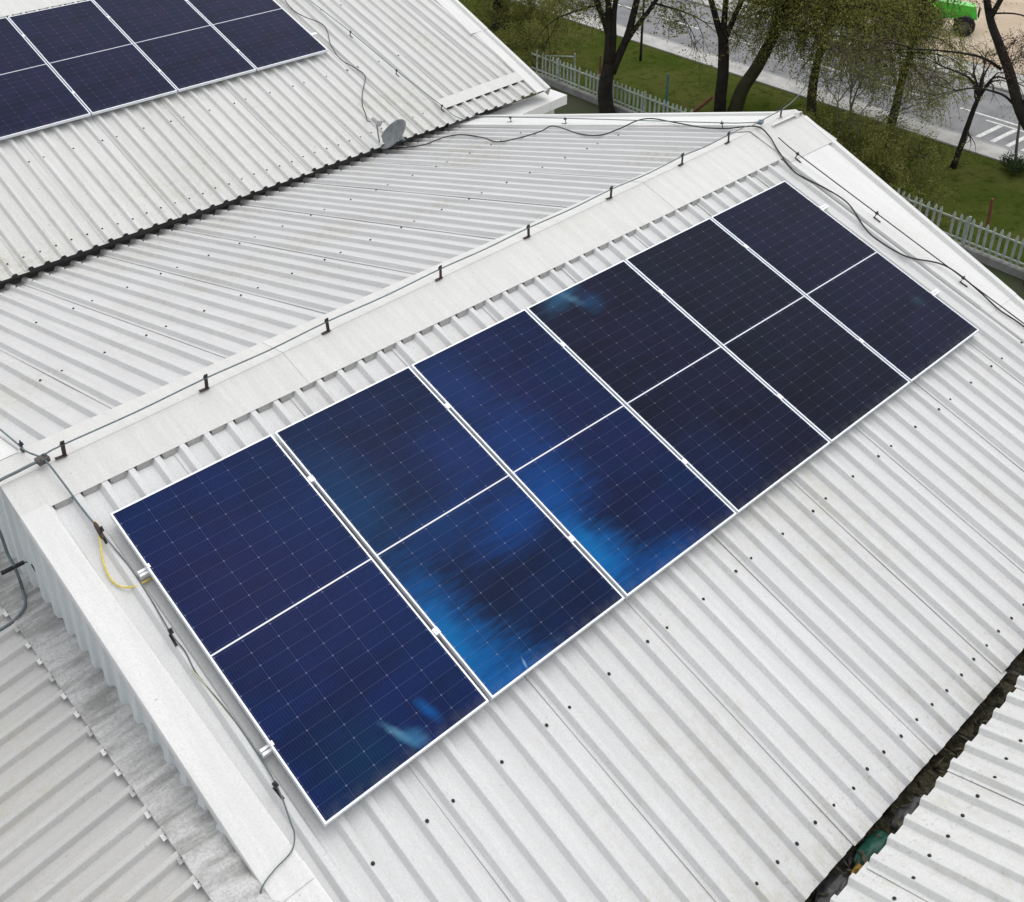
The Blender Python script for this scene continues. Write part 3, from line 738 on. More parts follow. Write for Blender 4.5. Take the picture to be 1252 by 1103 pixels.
r2 = rail(1.75, -.062, 7.06, 0, sm, 'lower aluminium rail under the big array, ends sticking out past the panels'); ends(r2, 1.75, 0, 6 * PW + 5 * GAP, 0)
fsm = [FAR_TR - i * (PW + GAP) + GAP / 2 for i in range(1, 5)]
r3 = rail(FAR_SD - 1.80, FAR_TR - 4.7, FAR_TR + .10, FAR, fsm, 'upper aluminium rail under the far array'); ends(r3, FAR_SD - 1.80, None, FAR_TR, FAR)
r4 = rail(FAR_SD - .46, FAR_TR - 4.7, FAR_TR + .13, FAR, fsm, 'lower aluminium rail under the far array, one end showing on the right'); ends(r4, FAR_SD - .46, None, FAR_TR, FAR)

# ================================================================== lightning protection
def ridge_holder():
    r = empty('conductor_holder', (0, 0, 0), '', 'bracket')
    m = MB(); m.box((-.060, -.016, 0), (.014, .010, .004)); obj('foot_plate', m, M['rust'], r)
    m = MB(); m.box((-.013, -.002, .004), (.013, .002, .112)); m.box((-.013, -.007, .098), (.013, -.002, .112)); obj('post', m, M['rust'], r)
    m = MB(); m.box((-.011, -.004, .078), (.011, .014, .094)); m.tube([(-.016, .006, .086), (.016, .006, .086)], .004, 6); obj('clamp', m, M['black'], r)
    return r
def slope_holder():
    r = empty('conductor_holder', (0, 0, 0), '', 'bracket')
    m = MB(); m.box((-.008, -.075, 0), (.008, .010, .004)); obj('foot_plate', m, M['black'], r)
    m = MB(); m.box((-.005, -.003, .004), (.005, .003, .055)); obj('post', m, M['black'], r)
    m = MB(); m.box((-.012, -.016, .048), (.012, .016, .062)); m.tube([(0, 0, .055), (0, 0, .080)], .006, 6); obj('clamp', m, M['black'], r)
    return r
RH, SH = ridge_holder(), slope_holder()
GRH = 'lightning conductor holders'
ord_ = ['first', 'second', 'third', 'fourth', 'fifth', 'sixth', 'seventh', 'eighth', 'ninth']
ridge_x = [-.02, 1.0, 2.02, 3.12, 4.11, 5.16, 6.19, 6.93, 7.84]
for i, x in enumerate(ridge_x):
    T = Matrix.Translation(apex(x) + Vector((0, 0, .002))) @ Matrix.Rotation(R(rnd.uniform(-6, 6)), 4, 'Z') @ Matrix.Rotation(R(rnd.uniform(-6, 6)), 4, 'Y')
    lab = 'dark rusty bracket on the ridge holding the conductor, %s of nine from the left' % ord_[i]
    if i == 0: RH.matrix_world = T; RH['label'] = lab; RH['group'] = GRH
    else: dup(RH, T, lab, GRH)
first_s = [True]
def put_sh(p, up, down, label):
    z = up.normalized(); y = -(down - down.dot(z) * z).normalized(); x = y.cross(z)
    T = Matrix.Translation(p) @ Matrix((x, y, z)).transposed().to_4x4() @ Matrix.Rotation(R(rnd.uniform(-8, 8)), 4, 'Z')
    if first_s[0]: SH.matrix_world = T; SH['label'] = label; SH['group'] = GRH; first_s[0] = False
    else: dup(SH, T, label, GRH)
DN, DB_ = Vector((0, -CP, -SP)), Vector((0, CP, -SP))
for i, sd in enumerate((-.215, .79, 1.80, 2.81)):
    put_sh(near(7.40, sd, .052), N_UP, DN, 'black bracket on the right verge flashing, %s below the ridge' % ord_[i])
for i, (sd, tx) in enumerate(((.06, 0), (.87, 0), (1.94, 0))):
    put_sh(near(-.10, sd, .038), N_UP, DN, ['small black connector bracket on the left rib, just under the ridge', 'small black bracket on the left rib halfway along the panel edge', 'small black bracket on the left rib beside the lowest rail end'][i])
for i, sd in enumerate((5.11, 4.13, 3.045, .53)):
    put_sh(back([7.665, 7.594, 7.554, 7.45][i], sd, .056), B_UP, DB_, 'small bracket on the rear verge rod, %s from the valley' % ord_[i])
put_sh(back(-.18, .17, .052), B_UP, DB_, 'small black bracket behind the left end of the ridge')
for i, (x, sd) in enumerate(((7.147, -7.04), (7.183, -6.0), (7.255, -5.08))):
    put_sh(fq(x, sd, .038), N_UP, DN, 'small bracket on the far slope rod, %s' % ('topmost of three', 'middle of three', 'lowest of three by the cross flashing')[i])

def wire(name, pts, r, mat, label, cat, n=6, smooth=10, group=None):
    return tag(obj(name, MB().tube(spline(pts, smooth) if smooth else pts, r, n), mat, smooth=True), label, cat, group)
def up_(p, h): return p + Vector((0, 0, h))
pts = [up_(apex(-.14), .075)]
for i, x in enumerate(ridge_x):
    pts.append(up_(apex(x), .084)); 
    if i < 8: xm = (x + ridge_x[i + 1]) / 2; pts.append(up_(apex(xm), .072 + rnd.uniform(-.004, .003)))
p1 = apex(7.2); pts = [p for p in pts if p.x < 7.25]
wire('lightning_conductor', pts + [up_(apex(7.22), .085)], .0055, M['steel'], 'long grey steel rod running above the ridge on brackets', 'lightning rod', smooth=4)
wire('lightning_conductor', [up_(apex(7.3), .06), up_(apex(7.6), .075), up_(apex(7.84), .088), up_(apex(8.02), .12), up_(apex(8.2), .20), apex(8.27) + Vector((.03, .02, .30))], .0055, M['steel'], 'short steel rod bending up past the right end of the ridge', 'lightning rod')
wire('lightning_conductor', [near(7.44, -.50, .10), near(7.405, -.2, .105), near(7.40, .8, .105), near(7.40, 1.8, .105), near(7.40, 2.8, .105), near(7.40, 3.9, .10)], .0055, M['black'], 'black rod running down the right verge of the near slope', 'lightning rod', smooth=4)
wire('lightning_conductor', [back(7.74, 5.25, .10), back(7.70, 5.11, .112), back(7.63, 4.13, .112), back(7.59, 3.045, .112), back(7.52, 1.7, .112), back(7.46, .53, .112), back(7.49, .3, .105), up_(apex(7.46), .06)], .0055, M['steel'], 'grey rod along the right verge of the rear slope', 'lightning rod', smooth=4)
wire('lightning_conductor', [fq(7.0, -9.3, .1), fq(7.07, -7.95, .10), fq(7.147, -7.04, .095), fq(7.183, -6.0, .095), fq(7.255, -5.08, .095), fq(7.27, -4.85, .09), fq(7.35, -4.72, .08), back(7.62, 5.35, .14), back(7.70, 5.15, .112)], .0055, M['steel'], 'grey rod running down the far slope to the valley corner', 'lightning rod', smooth=5)
wire('lightning_conductor', [back(-.17, .66, .09), back(-.18, .27, .085), back(-.19, .05, .09), apex(-.15) + Vector((0, -.02, .055)), near(-.13, -.40, .085), near(-.115, -.16, .058), near(-.105, .05, .075)], .0065, M['steel'], 'grey steel rod crossing the left end of the ridge down to the yellow wire', 'lightning rod')
wire('lightning_conductor', [apex(-.16) + Vector((0, .0, .05)), apex(-.30) + Vector((0, 0, .045)), apex(-.46) + Vector((0, 0, .03)), (-.52, .58, .02), (-.51, .60, -.16), (-.50, .615, -.31), (-.50, .60, -.44), (-.50, .53, -.49), (-.50, .50, -.60), (-.50, .51, -.69), (-.53, .40, -.70), (-.58, .35, -.71), (-.66, .33, -.73), (-.8, .35, -.76)], .010, M['greycable'], 'thick grey steel strip dropping over the left gable onto the lean-to', 'lightning rod', n=8)
m = MB(); T = Matrix.Translation(apex(-.155) + Vector((0, 0, .045))) @ Matrix.Rotation(R(8), 4, 'Z'); m.box((-.036, -.030, -.016), (.036, .030, .018), T); m.tube([T @ Vector((.018, .015, .018)), T @ Vector((.018, .015, .026))], .007, 6); m.tube([T @ Vector((-.018, -.015, .018)), T @ Vector((-.018, -.015, .026))], .007, 6)
tag(obj('cross_clamp', m, plain('bronze_clamp', (.10, .09, .085), .6, .3)), 'brown grey block clamp where rods cross at the left ridge end', 'clamp')
m = MB(); T = Matrix.Translation(apex(7.47) + Vector((0, .0, .055))) @ Matrix.Rotation(R(20), 4, 'Z'); m.box((-.035, -.025, -.014), (.035, .025, .014), T); m.tube([T @ Vector((0, 0, .014)), T @ Vector((0, 0, .024))], .007, 6)
tag(obj('cross_clamp', m, M['steel']), 'grey block clamp joining the rods near the right ridge end', 'clamp')
# holder on the left gable wall
m = MB(); m.box((-.585, .515, -.505), (-.44, .535, -.485)); m.tube([(-.44, .525, -.495), (-.41, .50, -.50), (-.405, .46, -.56)], .004, 6)
tag(obj('wall_bracket', m, M['black']), 'black bracket holding the grey strip on the left gable wall', 'bracket')
# cables
wire('power_cable', [back(6.15, 5.2, .06)] + [back(x, s_, .046) for x, s_ in [(6.30, 5.109), (6.397, 4.834), (6.525, 4.644), (6.876, 4.652), (7.0, 4.45), (6.909, 3.927), (6.748, 3.42), (6.979, 3.219), (7.25, 3.17)]] + [back(7.37, 3.07, .075), back(7.157, 2.4, .046), back(7.135, 2.04, .046), back(7.36, 1.95, .06), back(7.60, 1.88, .09), back(7.65, 1.7, .10), back(7.6, 1.38, .08), back(7.42, .82, .075), back(7.38, .58, .075), back(7.38, .4, .075), up_(apex(7.40), .03), near(7.40, -.58, .075), near(7.30, -.36, .062), near(7.216, -.066, .045), near(7.30, .255, .05), near(7.325, .52, .05), near(7.18, .83, .045), near(7.15, 1.01, .045), near(7.21, 1.30, .05), near(7.40, 1.54, .075), near(7.43, 1.72, .09), near(7.43, 1.98, .075), near(7.41, 2.22, .06), near(7.43, 2.45, .06), near(7.42, 3.0, .055), near(7.44, 4.0, .055)],
     .0075, M['cable'], 'black cable snaking over the rear slope, the right ridge end and past the panels', 'cable')
wire('antenna_cable', [fq(x, s_, .043) for x, s_ in [(6.84, -8.4), (6.756, -7.94), (6.80, -7.70), (6.935, -7.43), (6.89, -7.23), (6.75, -6.95), (6.67, -6.60), (6.74, -6.32), (6.74, -6.12), (6.485, -5.83), (6.318, -5.6), (6.234, -5.41)]] + [fq(6.16, -5.28, .06), fq(6.12, -5.18, .13)], .0060, M['cable'], 'thin black cable winding down the far slope to the dish', 'cable')
wire('earth_wire', [near(-.10, -.02, .075), near(-.105, .03, .070), near(-.13, .10, .055), near(-.175, .22, .03), near(-.195, .34, .02), near(-.175, .42, .02), near(-.12, .475, .035), near(-.05, .48, .03), near(.02, .47, .02)], .0060, M['yellow'], 'yellow green earth wire looping from the ridge to the upper rail end', 'wire')
m = MB(); a, b = near(-.105, -.015, .075), near(-.112, .105, .062); m.tube([a, a * .8 + b * .2, a * .2 + b * .8, b], [.008, .014, .014, .009], 8)
tag(obj('wire_connector', m, plain('brown_heatshrink', (.07, .045, .03), .6)), 'brown sleeve joining the yellow wire to the grey rod', 'connector')
wire('lightning_conductor', [near(-.10, .08, .06), near(-.075, .33, .042), near(-.078, .60, .042), near(-.095, .87, .055), near(-.085, 1.0, .044), near(-.10, 1.16, .042), near(-.08, 1.40, .042), near(-.072, 1.60, .042), near(-.078, 1.84, .052), near(-.097, 1.99, .06), near(-.13, 2.13, .05), near(-.15, 2.20, .05), near(-.21, 2.26, .058), near(-.33, 2.285, .065), near(-.425, 2.32, .06), near(-.46, 2.38, .0), (-.53, -2.30, -.78), (-.62, -2.36, -.80)], 0.0042, M['greycable'], 'thin grey rod down the left rib, turning over the left verge at the bottom', 'lightning rod')
wire('earth_wire', [near(-.112, 1.12, .05), near(-.095, 1.25, .042), near(-.085, 1.4, .038), near(-.07, 1.58, .04)], .004, plain('pale_yellow_wire', (.5, .5, .3), .5), 'short pale yellow wire strand beside the left edge of the panels', 'wire')

# ================================================================== satellite dish
dp = fq(6.30, -4.93, .0)
ds = empty('satellite_dish', dp, 'small weathered grey satellite dish at the eave of the far slope', 'satellite dish')
m = MB(); n, rr = 24, 8; Rd = .25
ax = Vector((-.635, .279, .721)).normalized(); c0 = fq(6.2, -4.80, .16)
T = Matrix.Translation(c0) @ Vector((0, 0, 1)).rotation_difference(ax).to_matrix().to_4x4()
vs = [Vector((0, 0, -.035))]
for i in range(1, rr + 1):
    q = i / rr
    for j in range(n): vs.append(Vector((Rd * q * math.cos(2 * math.pi * j / n) * .92, Rd * q * math.sin(2 * math.pi * j / n), -.035 + .05 * q * q)))
for j in range(n): vs.append(Vector((Rd * 1.03 * math.cos(2 * math.pi * j / n) * .92, Rd * 1.03 * math.sin(2 * math.pi * j / n), .006)))
fs = [(0, 1 + j, 1 + (j + 1) % n) for j in range(n)]
for i in range(rr): fs += [(1 + i * n + j, 1 + (i + 1) * n + j, 1 + (i + 1) * n + (j + 1) % n, 1 + i * n + (j + 1) % n) for j in range(n)]
m.add([T @ v for v in vs], fs); refl = obj('reflector', m, M['dish'], ds, smooth=True, solid=.004)
m = MB()
for k in range(3):
    a = .4 + k * 2.1; m.tube([T @ Vector((0, 0, -.05)), T @ Vector((Rd * .6 * math.cos(a), Rd * .6 * math.sin(a), -.028))], .008, 6)
m.tube([T @ Vector((0, 0, -.04)), T @ Vector((0, 0, -.10)), c0 - ax * .16 + Vector((.06, .02, -.0)), dp + Vector((.12, .06, -.03))], .018, 8)
obj('mount', m, M['steel'], ds)
rim_ = min((T @ Vector((Rd * .92 * math.cos(a), Rd * math.sin(a), 0)) for a in [k * .2 for k in range(32)]), key=lambda v: v.z)
m = MB(); lb = c0 + ax * .27 + Vector((0, .03, .0)); m.tube([rim_, rim_ * .45 + lb * .55 + Vector((0, 0, -.03)), lb], .008, 6); arm = obj('feed_arm', m, M['steel'], ds)
m = MB(); m.tube([lb - ax * -.07, lb - ax * .02, lb - ax * .07], [.026, .030, .036], 10); m.tube([lb + Vector((.0, -.03, -.0)), lb + Vector((.07, -.10, .02))], .016, 8); obj('receiver', m, M['lnb'], ds, smooth=True)

# ================================================================== ground and street (parallel to the gable, slightly skewed)
SK = .023
def gx(x0, y): return x0 + SK * (y - 20)
def sheet_g(name, x0, x1, z, mat, y0=-260, y1=420):
    m = MB(); m.add([(gx(x0, y0), y0, z), (gx(x1, y0), y0, z), (gx(x1, y1), y1, z), (gx(x0, y1), y1, z)], [(0, 1, 2, 3)]); return struct(name, m, mat)
def slab(name, x0, x1, zb, zt, mat, y0=-260, y1=420):
    m = MB(); q = [(x0, y0), (x1, y0), (x1, y1), (x0, y1)]
    m.hexa([Vector((gx(a, b), b, zb)) for a, b in q], [Vector((gx(a, b), b, zt)) for a, b in q]); return struct(name, m, mat)
m = MB(); m.add([(-400, -400, ZG), (600, -400, ZG), (600, 600, ZG), (-400, 600, ZG)], [(0, 1, 2, 3)]); struct('grass_ground', m, M['grass'])
m = MB(); m.add([(-12, -40, ZG + .006), (gx(30.7, -40), -40, ZG + .006), (gx(31.1, 60), 60, ZG + .006), (-12, 60, ZG + .006)], [(0, 1, 2, 3)]); struct('yard_soil', m, M['soil'])
slab('pavement', 38.22, 39.38, ZG - .1, ZG + .06, M['paving'])
slab('kerb', 39.38, 39.52, ZG - .1, ZG + .065, M['kerb'])
sheet_g('road', 39.52, 45.30, ZG + .012, M['asphalt'])
slab('kerb', 45.30, 45.46, ZG - .1, ZG + .10, M['kerb'])
slab('pavement', 45.46, 47.6, ZG - .1, ZG + .09, M['paving'])
m = MB(); vs = []
for i in range(25):
    for j in range(25):
        x = 47.6 + 22 * i / 24; y = 4 + 19 * j / 24; e = 1.2 * noise.noise(Vector((i * .3, j * .3, 2)))
        vs.append((gx(x, y) + (e if i == 24 else 0), y + (e if j in (0, 24) else 0), ZG + .02 + .25 * max(0, noise.noise(Vector((x * .25, y * .25, 5)))) * min(1, i / 3)))
m.add(vs, [(i * 25 + j, (i + 1) * 25 + j, (i + 1) * 25 + j + 1, i * 25 + j + 1) for i in range(24) for j in range(24)]); struct('sand_lot', m, M['sand'])
m = MB()
for k in range(40):
    y0 = -60 + k * 4.2; m.add([(gx(42.04, y0), y0, ZG + .016), (gx(42.17, y0), y0, ZG + .016), (gx(42.17, y0 + 2.6), y0 + 2.6, ZG + .016), (gx(42.04, y0 + 2.6), y0 + 2.6, ZG + .016)], [(0, 1, 2, 3)])
m.add([(gx(41.6, -10), -10, ZG + .016), (gx(41.72, -10), -10, ZG + .016), (gx(41.72, 12.6), 12.6, ZG + .016), (gx(41.6, 12.6), 12.6, ZG + .016)], [(0, 1, 2, 3)])
for k in range(8):
    y0 = 12.15 - .62 * k; m.add([(39.55, y0 - .06, ZG + .016), (39.55, y0 - .26, ZG + .016), (41.35, y0 - .34, ZG + .016), (41.35, y0 - .14, ZG + .016)], [(0, 1, 2, 3)])
struct('road_markings', m, M['paint'])

# ================================================================== fence (one run, hidden in the middle by the roof)
fence = empty('picket_fence', (31, 18, ZG), 'low pale green picket fence on a concrete plinth between yard and lawn', 'fence')
def fx(y): return 30.15 + .052 * (y - 5) if y > 0 else 29.9
m = MB(); m.hexa([Vector((fx(a) + d, a, ZG)) for a, d in ((2, -.12), (2, .12), (29, .12), (29, -.12))], [Vector((fx(a) + d, a, ZG + .26)) for a, d in ((2, -.12), (2, .12), (29, .12), (29, -.12))]); obj('plinth', m, M['concrete'], fence)
for z in (.42, 1.05):
    m = MB(); m.hexa([Vector((fx(a) + d, a, ZG + z)) for a, d in ((2, -.02), (2, .02), (29, .02), (29, -.02))], [Vector((fx(a) + d, a, ZG + z + .05)) for a, d in ((2, -.02), (2, .02), (29, .02), (29, -.02))]); obj('rail', m, M['fence'], fence)
pm = MB(); pm.hexa([Vector(p) for p in ((-.012, -.045, .30), (.012, -.045, .30), (.012, .045, .30), (-.012, .045, .30))], [Vector(p) for p in ((-.012, -.045, 1.2), (.012, -.045, 1.2), (.012, .045, 1.2), (-.012, .045, 1.2))])
pm.hexa([Vector(p) for p in ((-.012, -.045, 1.2), (.012, -.045, 1.2), (.012, .045, 1.2), (-.012, .045, 1.2))], [Vector(p) for p in ((-.012, -.01, 1.27), (.012, -.01, 1.27), (.012, .01, 1.27), (-.012, .01, 1.27))])
PM = pm.mesh('picket'); PM.materials.append(M['fence'])
ysv = [5.2 + .235 * k for k in range(22)] + [19.6 + .235 * k for k in range(38)]
for y in ysv:
    if rnd.random() < .03: continue
    o = bpy.data.objects.new('picket', PM); COL.objects.link(o); o.parent = fence; o.location = Vector((fx(y) + .035, y, ZG)) - Vector(fence.location); o.rotation_euler = (rnd.uniform(-.03, .03), rnd.uniform(-.02, .02), 0)
for y in (5.1, 7.7, 10.3, 19.5, 22.0, 24.6, 27.2, 28.6):
    m = MB(); m.box((fx(y) - .035, y - .035, ZG + .26), (fx(y) + .015, y + .035, ZG + 1.32)); obj('post', m, M['fence'], fence)
def post(x, y, h, r, mat, label, cat='post', lean_=(0, 0), arm=None):
    m = MB().tube([(x, y, ZG), (x + lean_[0] * .5, y + lean_[1] * .5, ZG + h * .5), (x + lean_[0], y + lean_[1], ZG + h)], [r, r * .95, r * .85], 8)
    if arm: m.tube([(x + lean_[0], y + lean_[1], ZG + h * .9), arm], r * .7, 6)
    return tag(obj('post', m, mat), label, cat)
post(31.45, 24.9, 2.0, .05, M['redpaint'], 'rusty red post behind the fence, left of the big dark trunk')
post(32.1, 7.8, 1.25, .06, M['redpaint'], 'rusty red post behind the fence at the right edge', lean_=(.05, .1))
post(32.9, 22.4, 1.5, .05, M['bluepaint'], 'blue green post on the lawn behind the fence')
post(33.0, 21.2, 1.0, .07, M['redpaint'], 'orange red frame post leaning on the lawn edge', lean_=(.2, -.9))
post(32.0, 26.9, 1.45, .04, M['fence'], 'pale thin post behind the fence with a cross bar', arm=(31.7, 28.6, ZG + 1.0))

# ================================================================== trees
V = Vector
def leaves(m, c, n, spread, size, r_, flat=.6):
    for _ in range(n):
        p = c + Vector((r_.gauss(0, spread), r_.gauss(0, spread), r_.gauss(0, spread * flat)))
        l = size * r_.uniform(.6, 1.4); a = Vector((r_.uniform(-1, 1), r_.uniform(-1, 1), r_.uniform(-1, .6))).normalized(); b = a.orthogonal().normalized()
        b.rotate(Matrix.Rotation(r_.uniform(0, 6.28), 3, a)); w = .45
        m.add([p - a * l * .5, p + b * l * w * .5, p + a * l * .5, p - b * l * w * .5], [(0, 1, 2, 3)])
def grow(mw, tips, p, d, L, rad, depth, r_, spread, droop):
    n = 5; pts = [p]; q = p; dd = d.copy()
    for i in range(n):
        dd = (dd + Vector((r_.uniform(-.22, .22), r_.uniform(-.22, .22), r_.uniform(-.15, .15) - droop * (i / n)))).normalized(); q = q + dd * L / n; pts.append(q)
    mw.tube(pts, [rad * (1 - .75 * i / n) for i in range(n + 1)], 5 if rad > .03 else 3, False)
    if depth == 0:
        tips += pts[1:]; return
    for k in range(r_.choice((3, 4, 4))):
        i = r_.randint(2, n); a = pts[i]; nd = (dd + Vector((r_.uniform(-1, 1), r_.uniform(-1, 1), r_.uniform(-.5, .8))) * spread).normalized()
        grow(mw, tips, a, nd, L * r_.uniform(.5, .75), rad * (1 - .75 * i / n) * .7 + .003, depth - 1, r_, spread, droop)
    if depth == 1: tips += pts[3:]
def tree(name, base, stems, label, bark, leafm, seed, lpt=6, lsize=.07, lspread=.16, depth=3, L=2.2, rad=.09, spread=.75, droop=.15, per_end=4, extra=(), along=2, group='street trees beyond the roof', skip_first=False, hang=()):
    """stems: list of (points, radii); branches sprout along and at the end of each; extra: (start, dir, length) boughs"""
    r_ = random.Random(seed); t = empty(name, base, label, 'tree' if name != 'shrub' else 'shrub', group)
    mt, mw, ml, tips = MB(), MB(), MB(), []
    for pts, ra in stems:
        sp = spline(pts, 5); n = len(sp); rr = [ra[0] + (ra[1] - ra[0]) * (i / (n - 1)) ** .8 for i in range(n)]
        sp = [p + Vector((noise.noise(p * .9), noise.noise(p * .9 + Vector((9, 0, 0))), 0)) * .05 for p in sp]
        mt.tube(sp, rr, 9)
        e = sp[-1]; d = (sp[-1] - sp[-3]).normalized()
        if skip_first and pts is stems[0][0]: continue
        for k in range(per_end):
            nd = (d + Vector((r_.uniform(-1, 1), r_.uniform(-1, 1), r_.uniform(-.3, .7))) * spread).normalized(); grow(mw, tips, e, nd, L * r_.uniform(.7, 1.1), ra[1] * .75, depth, r_, spread, droop)
        for k in range(along):
            i = r_.randint(n // 2, n - 1); nd = (d * .4 + Vector((r_.uniform(-1, 1), r_.uniform(-1, 1), r_.uniform(-.2, .6)))).normalized()
            grow(mw, tips, sp[i], nd, L * .8, rr[i] * .45, depth - 1, r_, spread, droop)
    for (p, d, l, ra) in extra: grow(mw, tips, Vector(p), Vector(d).normalized(), l, ra, depth - 1, r_, spread, droop)
    for (c, rad_, n, ln) in hang:            # hanging sprays of fine twigs
        for _ in range(n):
            while True:
                q = V((r_.uniform(-1, 1), r_.uniform(-1, 1), r_.uniform(-1, 1)))
                if q.length < 1 and r_.random() < .45 + .55 * (q.z * .5 + .5): break
            p = V(c) + V((q.x * rad_[0], q.y * rad_[1], q.z * rad_[2])); d = V((q.x + r_.uniform(-.6, .6), q.y + r_.uniform(-.6, .6), r_.uniform(-.2, .6))).normalized()
            pp = [p]
            for i in range(6): d = (d + V((r_.uniform(-.2, .2), r_.uniform(-.2, .2), -.42))).normalized(); p = p + d * ln * r_.uniform(.7, 1.2) / 6; pp.append(p)
            mw.tube(pp, [.011, .010, .008, .007, .006, .005, .004], 3, False)
            for p in pp[1:]: leaves(ml, p, r_.choice((3, 4, 5, 6)), .085, lsize, r_)
    obj('trunk', mt, bark, t, smooth=True); obj('branches', mw, bark, t)
    for p in tips: leaves(ml, p, int(lpt) + (1 if r_.random() < lpt % 1 else 0), lspread, lsize, r_)
    if ml.v: obj('crown', ml, leafm, t)
    return t
tree('deciduous_tree', (30.6, 23.6, ZG), [([V((30.6, 23.6, ZG)), V((30.5, 23.7, -11.6)), V((30.6, 23.6, -10.5))], (.34, .27)),
    ([V((30.55, 23.6, -10.8)), V((30.5, 23.7, -9.3)), V((30.1, 24.1, -7.8)), V((29.8, 24.5, -6))], (.18, .09)), ([V((30.5, 23.65, -10.6)), V((30.5, 23.7, -8.6)), V((30.4, 23.8, -6.6))], (.18, .10)),
    ([V((30.6, 23.5, -10.4)), V((30.65, 23.5, -7.9)), V((30.9, 23.4, -6))], (.14, .08)), ([V((30.65, 23.5, -10.9)), V((31.1, 23.1, -9.1)), V((31.25, 22.85, -7.6)), V((31.4, 22.6, -6))], (.18, .10)), ([V((30.9, 23.2, -9.7)), V((31.4, 22.7, -8.6)), V((31.9, 22.2, -7.6)), V((32.6, 21.5, -6.6))], (.12, .06))],
    'tall dark tree whose trunk splits into five stems behind the fence', M['bark'], M['leaf_olive'], 11, lpt=3.0, lsize=.11, lspread=.3, depth=3, L=2.4, droop=.3, per_end=3, along=1, skip_first=True, hang=[((30.0, 24.8, -8.0), (.7, 1.3, .6), 60, .8), ((31.8, 22.0, -8.3), (.7, 1.0, .6), 34, .8)],
    extra=[((30.4, 24.1, -8.2), (-.3, 1, -.35), 3.0, .05), ((31.6, 22.5, -8.0), (.6, -1, -.3), 3.0, .05), ((30.3, 24.2, -7.6), (.6, .8, -.3), 3.2, .05)])
tree('deciduous_tree', (34.0, 20.4, ZG), [([V((34.0, 20.4, ZG)), V((34.0, 20.5, -10.6)), V((33.9, 20.6, -9.3))], (.26, .21)), ([V((33.9, 20.6, -9.6)), V((33.7, 20.9, -8.6)), V((33.4, 21.2, -7.4)), V((33.2, 21.4, -6))], (.15, .09)),
    ([V((33.9, 20.6, -9.5)), V((33.9, 20.6, -8.3)), V((33.8, 20.7, -6.6))], (.15, .09)), ([V((33.9, 20.5, -9.5)), V((34.1, 20.2, -8.4)), V((34.4, 19.9, -7)), V((34.6, 19.6, -5.8))], (.13, .08))],
    'dark tree with a thick upright trunk forking above the ridge line', M['bark'], M['leaf_olive'], 12, lpt=1.2, skip_first=True, lsize=.10, depth=2, L=2.0, droop=.2, per_end=3, along=1)
tree('deciduous_tree', (34.4, 20.0, ZG), [([V((34.4, 20.0, ZG)), V((34.5, 19.8, -11.6)), V((34.9, 19.4, -10.4)), V((35.2, 19.1, -9.2)), V((35.3, 18.9, -7.9)), V((35.4, 18.8, -6.5))], (.32, .17))],
    'leaning mossy tree with yellow green spring foliage right of the forked trunk', M['bark_moss'], M['leaf_spring'], 13, lpt=4, lsize=.085, lspread=.26, hang=[((35.2, 18.9, -7.9), (1.6, 1.6, 1.8), 400, 1.2), ((35.0, 19.8, -9.0), (.8, .9, 1.0), 60, 1.0)], depth=3, L=2.6, droop=.45, per_end=5, along=4,
    extra=[((35.2, 19.0, -9.0), (.3, -1, .1), 2.6, .06), ((35.2, 19.0, -8.6), (.2, .9, .0), 2.2, .05), ((35.3, 18.9, -8.2), (.5, -1, .2), 3.0, .06)])
tree('willow_tree', (36.4, 17.6, ZG), [([V((36.4, 17.6, ZG)), V((36.3, 17.7, -11.1)), V((36.4, 17.6, -9.6)), V((36.4, 17.5, -8.2)), V((36.5, 17.4, -6.6))], (.22, .10))],
    'slim mossy trunk tree with a wide drooping yellow green crown over the road', M['bark_moss'], M['leaf_spring'], 14, lpt=4, lsize=.085, lspread=.3, hang=[((36.6, 17.2, -7.5), (2.2, 3.5, 2.2), 1050, 1.4), ((37.0, 16.6, -9.6), (1.7, 2.6, 1.7), 430, 1.3)], depth=3, L=2.6, droop=.5, per_end=5, along=6,
    extra=[((36.4, 17.5, -8.8), (.4, -1, .25), 3.2, .06), ((36.4, 17.5, -8.2), (.8, -.9, .2), 3.6, .06), ((36.4, 17.6, -8.6), (-.3, .9, .1), 2.8, .05), ((36.4, 17.4, -8.0), (.2, -1, .1), 3.6, .06), ((36.4, 17.5, -9.2), (-.2, -1, .1), 2.4, .05)])
tree('willow_tree', (38.0, 14.6, ZG), [([V((38.0, 14.9, ZG)), V((38.0, 14.8, -11.0)), V((38.2, 14.7, -9.0)), V((38.3, 14.6, -7.2))], (.20, .09))],
    'thin young tree with loose olive leaves hanging over the road edge', M['bark_moss'], M['leaf_spring'], 15, lpt=3, lsize=.085, lspread=.3, hang=[((38.0, 14.5, -9.6), (1.9, 2.4, 2.0), 360, 1.2)], depth=3, L=2.2, droop=.45, per_end=4, along=5,
    extra=[((38.1, 14.7, -9.6), (.2, -1, .1), 2.2, .04), ((38.1, 14.7, -9.0), (-.3, 1, .1), 2.2, .04), ((38.1, 14.7, -10), (-.6, -.7, .1), 1.8, .03)])
